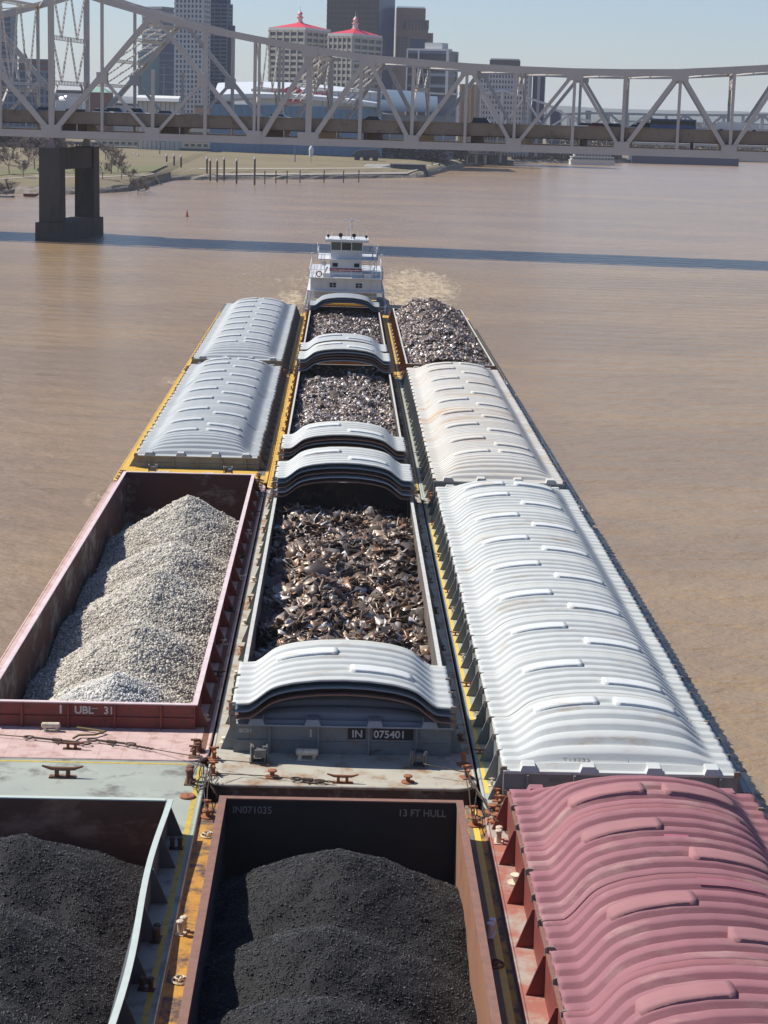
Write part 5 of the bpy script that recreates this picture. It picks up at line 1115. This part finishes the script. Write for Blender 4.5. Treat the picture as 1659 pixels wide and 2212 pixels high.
lowb('viaduct','pale far viaduct line behind the right bridge span','viaduct',1345,1700,306,1600,mk('far_grey',(.34,.34,.34)),3,14,14,grc)
lowb('waterfront_barge','long dark blue moored barge under the right hand deck','barge',1365,1597,331,1300,mk('moored_navy',(.035,.05,.12),(.05,.06,.12)),WZ,14,0,grc,vb=350)
lowb('low_building','pale low terminal at the right edge under the bridge','building',1597,1720,334,1460,crm,2,14,0,grc)
# riverboat
E_,W_,H=lowb('riverboat','white layered riverboat moored at the far shore','boat',1233,1328,347,1215,wht,WZ,10,0,wht,vb=352)
for i,(a0,a1,dz) in enumerate([(.02,.98,2.4),(.08,.92,4.6),(.18,.8,6.4)]):
    MB().box(W_*a0,W_*a1,1+i,9-i,H+.5+dz-2.2,H+dz).obj('cabin_deck',mk('boat_pale',(.46,.50,.50),(.4,.44,.45)),E_); MB().box(W_*a0-.5,W_*a1+.5,.5+i,9.5-i,H+dz+.01,H+dz+.25).obj('deck_roof',wht,E_)
for i,(a0,a1,dz) in enumerate([(.02,.98,2.4),(.08,.92,4.6),(.18,.8,6.4)]):
    me=MB().box(-.7,.7,.85+i,.99+i,0,.9).mesh('window',beige_d)
    for k in range(int((a1-a0)*14)): part('window',me,E_,(W_*a0+1.8+k*(W_*(a1-a0)-3)/max(1,int((a1-a0)*14)-1),0,H+dz-1.3))
MB().tube([(W_*.3,5,H+6),(W_*.3,5,H+10)],.6,8).obj('funnel',wht,E_); MB().tube([(W_*.36,5,H+6),(W_*.36,5,H+10)],.6,8).obj('funnel',wht,E_)
# dark trapezoid ramp and black sculpture-like structure
p=onz(838,377,WZ+.6); q=onz(931,379,WZ+.6); E_=empty('boat_ramp_structure','dark sloping sided block at the tip of the grassy point','landing',(p.x,p.y,WZ)); W_=q.x-p.x
Hh=ony(880,357,p.y).z-WZ
MB().add([(0,0,-2),(W_,0,-2),(W_,18,-2),(0,18,-2),(W_*.07,2,Hh),(W_*.86,2,Hh),(W_*.86,16,Hh),(W_*.07,16,Hh)],[(0,1,5,4),(1,2,6,5),(2,3,7,6),(3,0,4,7),(4,5,6,7)]).obj('block',dk,E_)
MB().box(W_*.05,W_*.88,1.5,16.5,Hh+.01,Hh+.3).obj('coping',dk,E_)
MB().add([(-22,3,-1),(0,1,-1),(W_*.06,3,Hh-.1),(-9,6,Hh-.2),(-22,15,-1),(0,17,-1),(W_*.06,15,Hh-.1),(-9,14,Hh-.2)],[(0,1,2,3),(4,7,6,5),(3,2,6,7),(0,3,7,4)]).obj('stone_slope',grc,E_)
p=ony(797,352,960); E_=empty('timber_shelter','dark irregular shelter on posts at the right end of the lawn','shelter',(p.x,960,p.z-1))
sz_=lambda v:ony(797,v,960).z-p.z+1
for x,w in ((-6,1),(-1.5,1.2),(3,1)): MB().add([(x-w,0,0),(x+w,0,0),(x+w*1.6,0,sz_(338)),(x-w*1.4,0,sz_(336)),(x-w,2,0),(x+w,2,0),(x+w*1.6,2,sz_(338)),(x-w*1.4,2,sz_(336))],[(0,1,2,3),(7,6,5,4),(0,4,5,1),(1,5,6,2),(2,6,7,3),(3,7,4,0)]).obj('post',dk,E_)
MB().add([(-9,-1,sz_(338)),(6,-1,sz_(338)),(4,-1,sz_(322)),(-6,-1,sz_(325)),(-9,4,sz_(338)),(6,4,sz_(338)),(4,4,sz_(322)),(-6,4,sz_(325))],[(0,1,2,3),(7,6,5,4),(0,4,5,1),(1,5,6,2),(2,6,7,3),(3,7,4,0)]).obj('roof',dk,E_)
# ------------------------------------------------------------------ second and third bridges
def truss2(name,label,Y0,sl,prof_,vb,m,th,pan,deckm=None,width=10,deck_h=1.6):
    a_=math.atan(sl); SA2=Vector((math.cos(a_),math.sin(a_),0)); O=Vector((0,Y0,0)); E_=empty(name,label,'bridge',tuple(O),a_)
    S=[]; 
    for u,v in prof_: P=ony(u,v,Y0,sl); S.append(((P-O).dot(SA2),P.z))
    sA=np.array([q[0] for q in S]); zA=np.array([q[1] for q in S])
    Bq=[((ony(u,v,Y0,sl)-O).dot(SA2),ony(u,v,Y0,sl).z) for u,v in vb]; bA=np.array([q[0] for q in Bq]); bz=np.array([q[1] for q in Bq])
    n=int((sA[-1]-sA[0])/pan); ss=np.linspace(sA[0],sA[-1],n+1)
    for t in (0,width):
        tc=MB();bc=MB();wb=MB()
        for i in range(n):
            a1,a2=ss[i],ss[i+1]; z1,z2=np.interp([a1,a2],sA,zA); y1,y2=np.interp([a1,a2],bA,bz)
            tc.beam((a1,t,z1),(a2,t,z2),th,th); bc.beam((a1,t,y1),(a2,t,y2),th,th)
            if z1-y1>1.: wb.beam((a1,t,y1),(a1,t,z1),th*.7,th*.7,(1,0,0))
            if i%2: wb.beam((a1,t,y1),(a2,t,z2),th*.75,th*.75)
            else: wb.beam((a1,t,z1),(a2,t,y2),th*.75,th*.75)
        tc.obj('top_chord',m,E_); bc.obj('bottom_chord',m,E_); wb.obj('web_members',m,E_)
    dkb=MB()
    for i in range(n):
        a1,a2=ss[i],ss[i+1]; y1,y2=np.interp([a1,a2],bA,bz); dkb.beam((a1,width/2,y1-.5),(a2,width/2,y2-.5),width-1.,deck_h)
    dkb.obj('deck',deckm or m,E_)
    return E_,SA2,O
pale=mk('pale_grey_steel',(.62,.63,.62),(.56,.57,.57))
E2,S2,O2=truss2('arched_truss_bridge','pale steel truss bridge with humped profile behind the main bridge',1150,-.12,[(560,262),(700,258),(815,238),(860,255),(900,262),(960,240),(1010,214),(1065,189),(1110,203),(1160,216),(1212,238),(1240,262),(1275,262)],[(560,268),(1275,282)],pale,1.25,13,grc,12,1.8)
pp=ony(1077,330,1152); E_=empty('bridge_pier','navy shaded pier of the pale humped bridge standing in the river','bridge pier',(pp.x,1152,WZ)); wpx=ony(1097,330,1152).x-ony(1058,330,1152).x; MB().box(-wpx/2,wpx/2,0,9,-3,ony(1077,322,1152).z-WZ).obj('shaft',dk,E_); MB().box(-wpx/2-.5,wpx/2+.5,-.5,9.5,ony(1077,322,1152).z-WZ+.01,ony(1077,322,1152).z-WZ+1).obj('cap',grc,E_)
for x in (-3,3): MB().box(x-.8,x+.8,2,7,ony(1077,322,1152).z-WZ+1.01,ony(1077,276,1152).z-WZ).obj('column',grc,E_)
E3,S3,O3=truss2('railway_truss_bridge','far grey blue through truss on the right horizon',1500,-.05,[(1150,250),(1290,244),(1430,248),(1560,249),(1640,248),(1700,247),(1900,248)],[(1150,276),(1900,284)],mk('far_truss_grey',(.30,.33,.36),(.27,.30,.33)),1.7,14,None,8,1.5)
# ------------------------------------------------------------------ bank details
pile=mk('dark_timber_pile',(.05,.04,.035),(.07,.055,.045))
pm=MB().lathe([(.35,-4),(.35,7.6),(.2,7.8)],(0,0,0),8).mesh('post',pile); capm=MB().lathe([(.4,7.7),(.42,8.1),(.1,8.8)],(0,0,0),8).mesh('white_cap',wht)
pl_=[(290,0),(298,0),(360,0),(376,0),(391,0),(447,0),(454,0),(469,0),(484,0),(511,0),(550,0)]
tops_=[330,333,334,334,336,340,344,344,341,344,340]; bots=[353,358,368,371,371,376,379,381,379,385,388]
for i,((u,_),vt,vb) in enumerate(zip(pl_,tops_,bots)):
    p=onz(u,vb,.6); hgt=ony(u,vt,p.y).z-p.z
    o=empty('mooring_pile',f'dark mooring pile with white cap on the lawn shore, {ORD[i]} from the left','post',(p.x,p.y,p.z),0,'dark piles along the lawn shore')
    a_=part('post',pm,o); a_.scale=(1,1,hgt/8.4); b2=part('white_cap',capm,o); b2.scale=(1,1,1); b2.location=(0,0,hgt-8.4)
for i,(u,vb) in enumerate([(572,388),(596,387),(620,387),(648,386),(700,386),(742,386),(775,385)]):
    p=onz(u,vb,.6); o=empty('shore_post',f'short post along the lawn promenade right of the piles, {ORD[i]} from the left','post',(p.x,p.y,p.z),0,'short posts along the promenade'); a_=part('post',pm,o); a_.scale=(.6,.6,.42)
for i,(u,vt,vb) in enumerate([(933,352,368),(949,352,367),(964,351,365)]):
    p=onz(u,vb,-.6); hgt=ony(u,vt,p.y).z-p.z
    o=empty('mooring_pile',f'short dark pile standing in the water right of the dark block, {ORD[i]} from the left','post',(p.x,p.y,p.z),0,'piles in the water by the point'); a_=part('post',pm,o); a_.scale=(1.3,1.3,hgt/8.)
lm_=mk('blue_grey_lamp_post',(.12,.16,.2))
for i,(u,vt,vb,lb) in enumerate([(637,311,358,'tall blue grey lamp post on the lawn in front of the arena'),(345,305,330,'lamp post at the back of the lawn left of the piles'),(354,140,243,'double armed street lamp rising in front of the navy tower')]):
    Y=900 if i<2 else 1050; p=ony(u,vb,Y); hh=ony(u,vt,Y).z-p.z
    o=empty('street_lamp',lb,'street lamp',(p.x,Y,p.z)); MB().tube([(0,0,-3),(0,0,hh)],[.3,.2],6).obj('pole',lm_,o); MB().tube([(-1.8,0,hh),(1.8,0,hh)],.12,5).box(-2.4,-1.2,-.3,.3,hh-.15,hh+.1).box(1.2,2.4,-.3,.3,hh-.15,hh+.1).obj('lamp_head',lm_,o)
p=ony(672,338,880); o=empty('park_kiosk','small bright white marker standing at the back of the lawn','marker',(p.x,880,p.z)); MB().lathe([(.9,0),(1.0,1.5),(1.1,3.2),(.7,4.3),(.2,4.8)],(0,0,0),8).obj('body',wht,o); MB().box(-.15,.15,-.15,.15,-3,0).obj('stem',wht,o)
p=onz(404,468,WZ); o=empty('channel_buoy','small red channel buoy floating in the open river','buoy',(p.x,p.y,WZ)); MB().lathe([(.15,-.4),(.36,0),(.36,.35),(.24,.5),(.2,1.2),(.08,1.5)],(0,0,0),10).obj('float',mk('buoy_red',(.35,.05,.035)),o); MB().lathe([(.04,1.5),(.04,1.7),(.1,1.75),(.02,1.9)],(0,0,0),8).obj('top_mark',mk('buoy_red',(.35,.05,.035)),o)
p=onz(14,426,WZ); o=empty('floating_dock','weathered timber float near the left shore','dock',(p.x,p.y,WZ)); MB().box(-9,1.8,-1.4,1.4,-.3,.55).obj('float',grc,o); MB().box(1.81,2.2,-1.2,1.2,-.2,.45).obj('end_fender',dk,o)
p=onz(65,424,WZ+.2); o=empty('rowing_boat','small dark red boat pulled up at the left shore','boat',(p.x,p.y,WZ)); b=MB(); b.add([(-1.8,-.7,.1),(1.3,-.8,.1),(2.2,0,.3),(1.3,.8,.1),(-1.8,.7,.1),(-2.,-.9,.9),(1.5,-1.,.9),(2.9,0,1.2),(1.5,1.,.9),(-2.,.9,.9)],[(0,1,2,3,4)[::-1],(0,1,6,5),(1,2,7,6),(2,3,8,7),(3,4,9,8),(4,0,5,9)]).obj('hull',mk('boat_dark_red',(.13,.035,.03)),o); MB().box(-.6,-.3,-.85,.85,.6,.7).box(.5,.8,-.85,.85,.6,.7).obj('thwart',tan,o)
# promenade people as tiny clothed figures are only specks: one walker by the shore rail
def bush(): pass
# ------------------------------------------------------------------ bare trees
bark=mk('grey_brown_bark',(.11,.085,.07),(.09,.07,.06)); twig=mk('pale_twigs',(.165,.13,.115),(.13,.10,.09))
def bare_tree(label,u,vb,vt,Y=None,seed=0,group='bare winter trees on the bank',dense=1.):
    r=random.Random(seed)
    p=onz(u,vb,1.2) if Y is None else ony(u,vb,Y); H=ony(u,vt,p.y).z-p.z
    zg=gz(p.x,p.y)
    o=empty('bare_tree',label,'tree',(p.x,p.y,zg)); o['group']=group
    tr=MB(); tw=MB(); H=max(4,H)
    ends=[]
    tr.tube([(0,0,-.4),(r.uniform(-.1,.1),0,H*.18),(r.uniform(-.3,.3),0,H*.42)],[H*.022,H*.017,H*.011],6)
    def grow(a,dirv,L,rad,dep):
        if dep==0:
            return
        b_=a+dirv*L
        (tr if dep>2 else tw).tube([a,a.lerp(b_,.5)+Vector((r.uniform(-1,1),r.uniform(-1,1),0))*L*.06,b_],[rad,rad*.8,rad*.5],3 if dep<3 else 4)
        k={5:4,4:4,3:4,2:4,1:3}[dep]
        for i in range(k):
            nd=(dirv+Vector((r.uniform(-1,1),r.uniform(-1,1),r.uniform(-.25,.6)))*.75).normalized()
            grow(a.lerp(b_,r.uniform(.45,1.)),nd,L*r.uniform(.55,.78),max(.035,rad*.52),dep-1)
    for i in range(6):
        th=6.28*i/6+r.uniform(-.4,.4); grow(Vector((0,0,H*r.uniform(.16,.42))),Vector((math.cos(th)*.75,math.sin(th)*.75,r.uniform(.5,1.1))).normalized(),H*.3,H*.008,5 if i%2 else 4)
    tr.obj('trunk',bark,o); tw.obj('crown',twig,o)
for i,(u,vb,vt,Y,lb) in enumerate([(13,404,356,None,'small leaning bare tree at the left shore edge'),(240,385,318,None,'wide crowned bare tree right of the bridge pier'),(298,402,348,None,'bushy bare tree at the water edge right of the pier'),(62,356,305,720,'bare tree on the lawn behind the left shore, nearest the pier'),(28,352,302,740,'bare tree at the far left on the green lawn'),(92,350,298,790,'tall reddish bare tree just left of the pier'),(160,382,335,None,'thin bare tree seen between the legs of the pier'),(263,392,345,None,'slender bare tree between the two big ones right of the pier'),(105,348,310,820,'bare tree hard against the left pier leg'),(2,350,300,700,'bare tree cut by the left edge of the lawn'),(45,345,300,860,'bare tree in the second row left of the pier'),(228,350,308,800,'pale bare tree behind the wide crowned one')]):
    bare_tree(lb,u,vb,vt,Y,i+1)
for i,(u,vb,vt,Y,lb) in enumerate([(20,372,318,650,'bare tree on the lawn just above the leaning shore tree'),(75,366,306,690,'tall bare tree between the lawn and the pier'),(50,372,330,640,'low spreading bare tree on the green lawn'),(100,378,338,630,'small bare tree beside the pier footing'),(255,372,322,700,'second wide bare tree right of the pier'),(282,395,355,None,'twiggy bare bush between the big tree and the water edge tree'),(310,398,362,None,'low bare bush at the tip of the stony bank'),(150,345,300,800,'bare tree framed by the top of the pier opening'),(222,375,330,650,'thin bare tree touching the right pier leg')]):
    bare_tree(lb,u,vb,vt,Y,i+31)
# tree line masses far off
def treeline(label,u0,u1,v,Y,seed,h_=7):
    r=np.random.default_rng(seed); p=ony(u0,v,Y).x;q=ony(u1,v,Y).x; n=2600
    x=r.uniform(p,q,n); y=Y+r.uniform(0,20,n); z=4+h_*r.random(n)**.8*(0.6+.4*np.sin(x*.11+seed)**2)
    s=r.uniform(.4,1.1,n); iv2=iv*.9
    global rng
    V,F,C=scatter(iv,if_,np.stack([x,y,z],-1),np.stack([s,s,s],-1),rotm(n),.3,np.zeros((n,3)))
    tag(part('tree_line',npmesh('tree_line',V,F,mk('winter_wood',(.075,.06,.055),(.055,.05,.04)))),label,'trees',None,'stuff')
treeline('dark winter tree mass behind the lawn in mid picture',480,800,320,1040,1,6); treeline('dark trees along the far quay right of the point',880,1110,335,1180,2,7); treeline('far dark trees on the right shore',1180,1660,330,1650,3,10)
treeline('brown winter trees behind the left lawn',-60,130,320,960,4,9)
def shore_scrub(label,u0,u1,Y0,h_,seed,back=12,w=1.):
    r=np.random.default_rng(seed); n=2200; xa=ony(u0,340,Y0).x; xb=ony(u1,340,Y0).x
    x=r.uniform(xa,xb,n); y=np.interp(x,sx,sy)+r.uniform(5,5+back,n); z=1.+h_*r.random(n)*(0.5+.5*np.sin(x*.13+seed)**2); s_=r.uniform(.4,1.0,n)*w
    V,F,C=scatter(iv,if_,np.stack([x,y,z],-1),np.stack([s_,s_,s_],-1),rotm(n),.3,np.zeros((n,3)))
    tag(part('shore_scrub',npmesh('shore_scrub',V,F,mk('dark_scrub',(.05,.045,.05),(.035,.035,.045)))),label,'trees',None,'stuff')
shore_scrub('dark scrub along the quay between the point and the hump bridge pier',1000,1100,1150,7,5)
shore_scrub('dark scrub along the far shore behind the riverboat',1100,1360,1250,8,6,16)
shore_scrub('dark scrub at the far right shore',1600,1700,1400,6,7)
treeline('dark bare wood behind the tip of the lawn',700,1010,330,1010,8,7)
# ------------------------------------------------------------------ haze
HZ=0.00006
hb=MB().box(-8800,8800,-300,13500,-6,170).obj('haze',None); hb['kind']='stuff'
HM=bpy.data.materials.new('haze_air'); HM.use_nodes=True; n=HM.node_tree.nodes; n.remove(n['Principled BSDF']); pv_=n.new('ShaderNodeVolumePrincipled'); pv_.inputs['Density'].default_value=HZ; pv_.inputs['Color'].default_value=(.80,.87,1,1); pv_.inputs['Anisotropy'].default_value=.0
HM.node_tree.links.new(pv_.outputs[0],n['Material Output'].inputs['Volume']); hb.data.materials.clear(); hb.data.materials.append(HM)
sc.cycles.max_bounces=6; sc.cycles.volume_bounces=1; sc.cycles.diffuse_bounces=3; sc.cycles.glossy_bounces=3
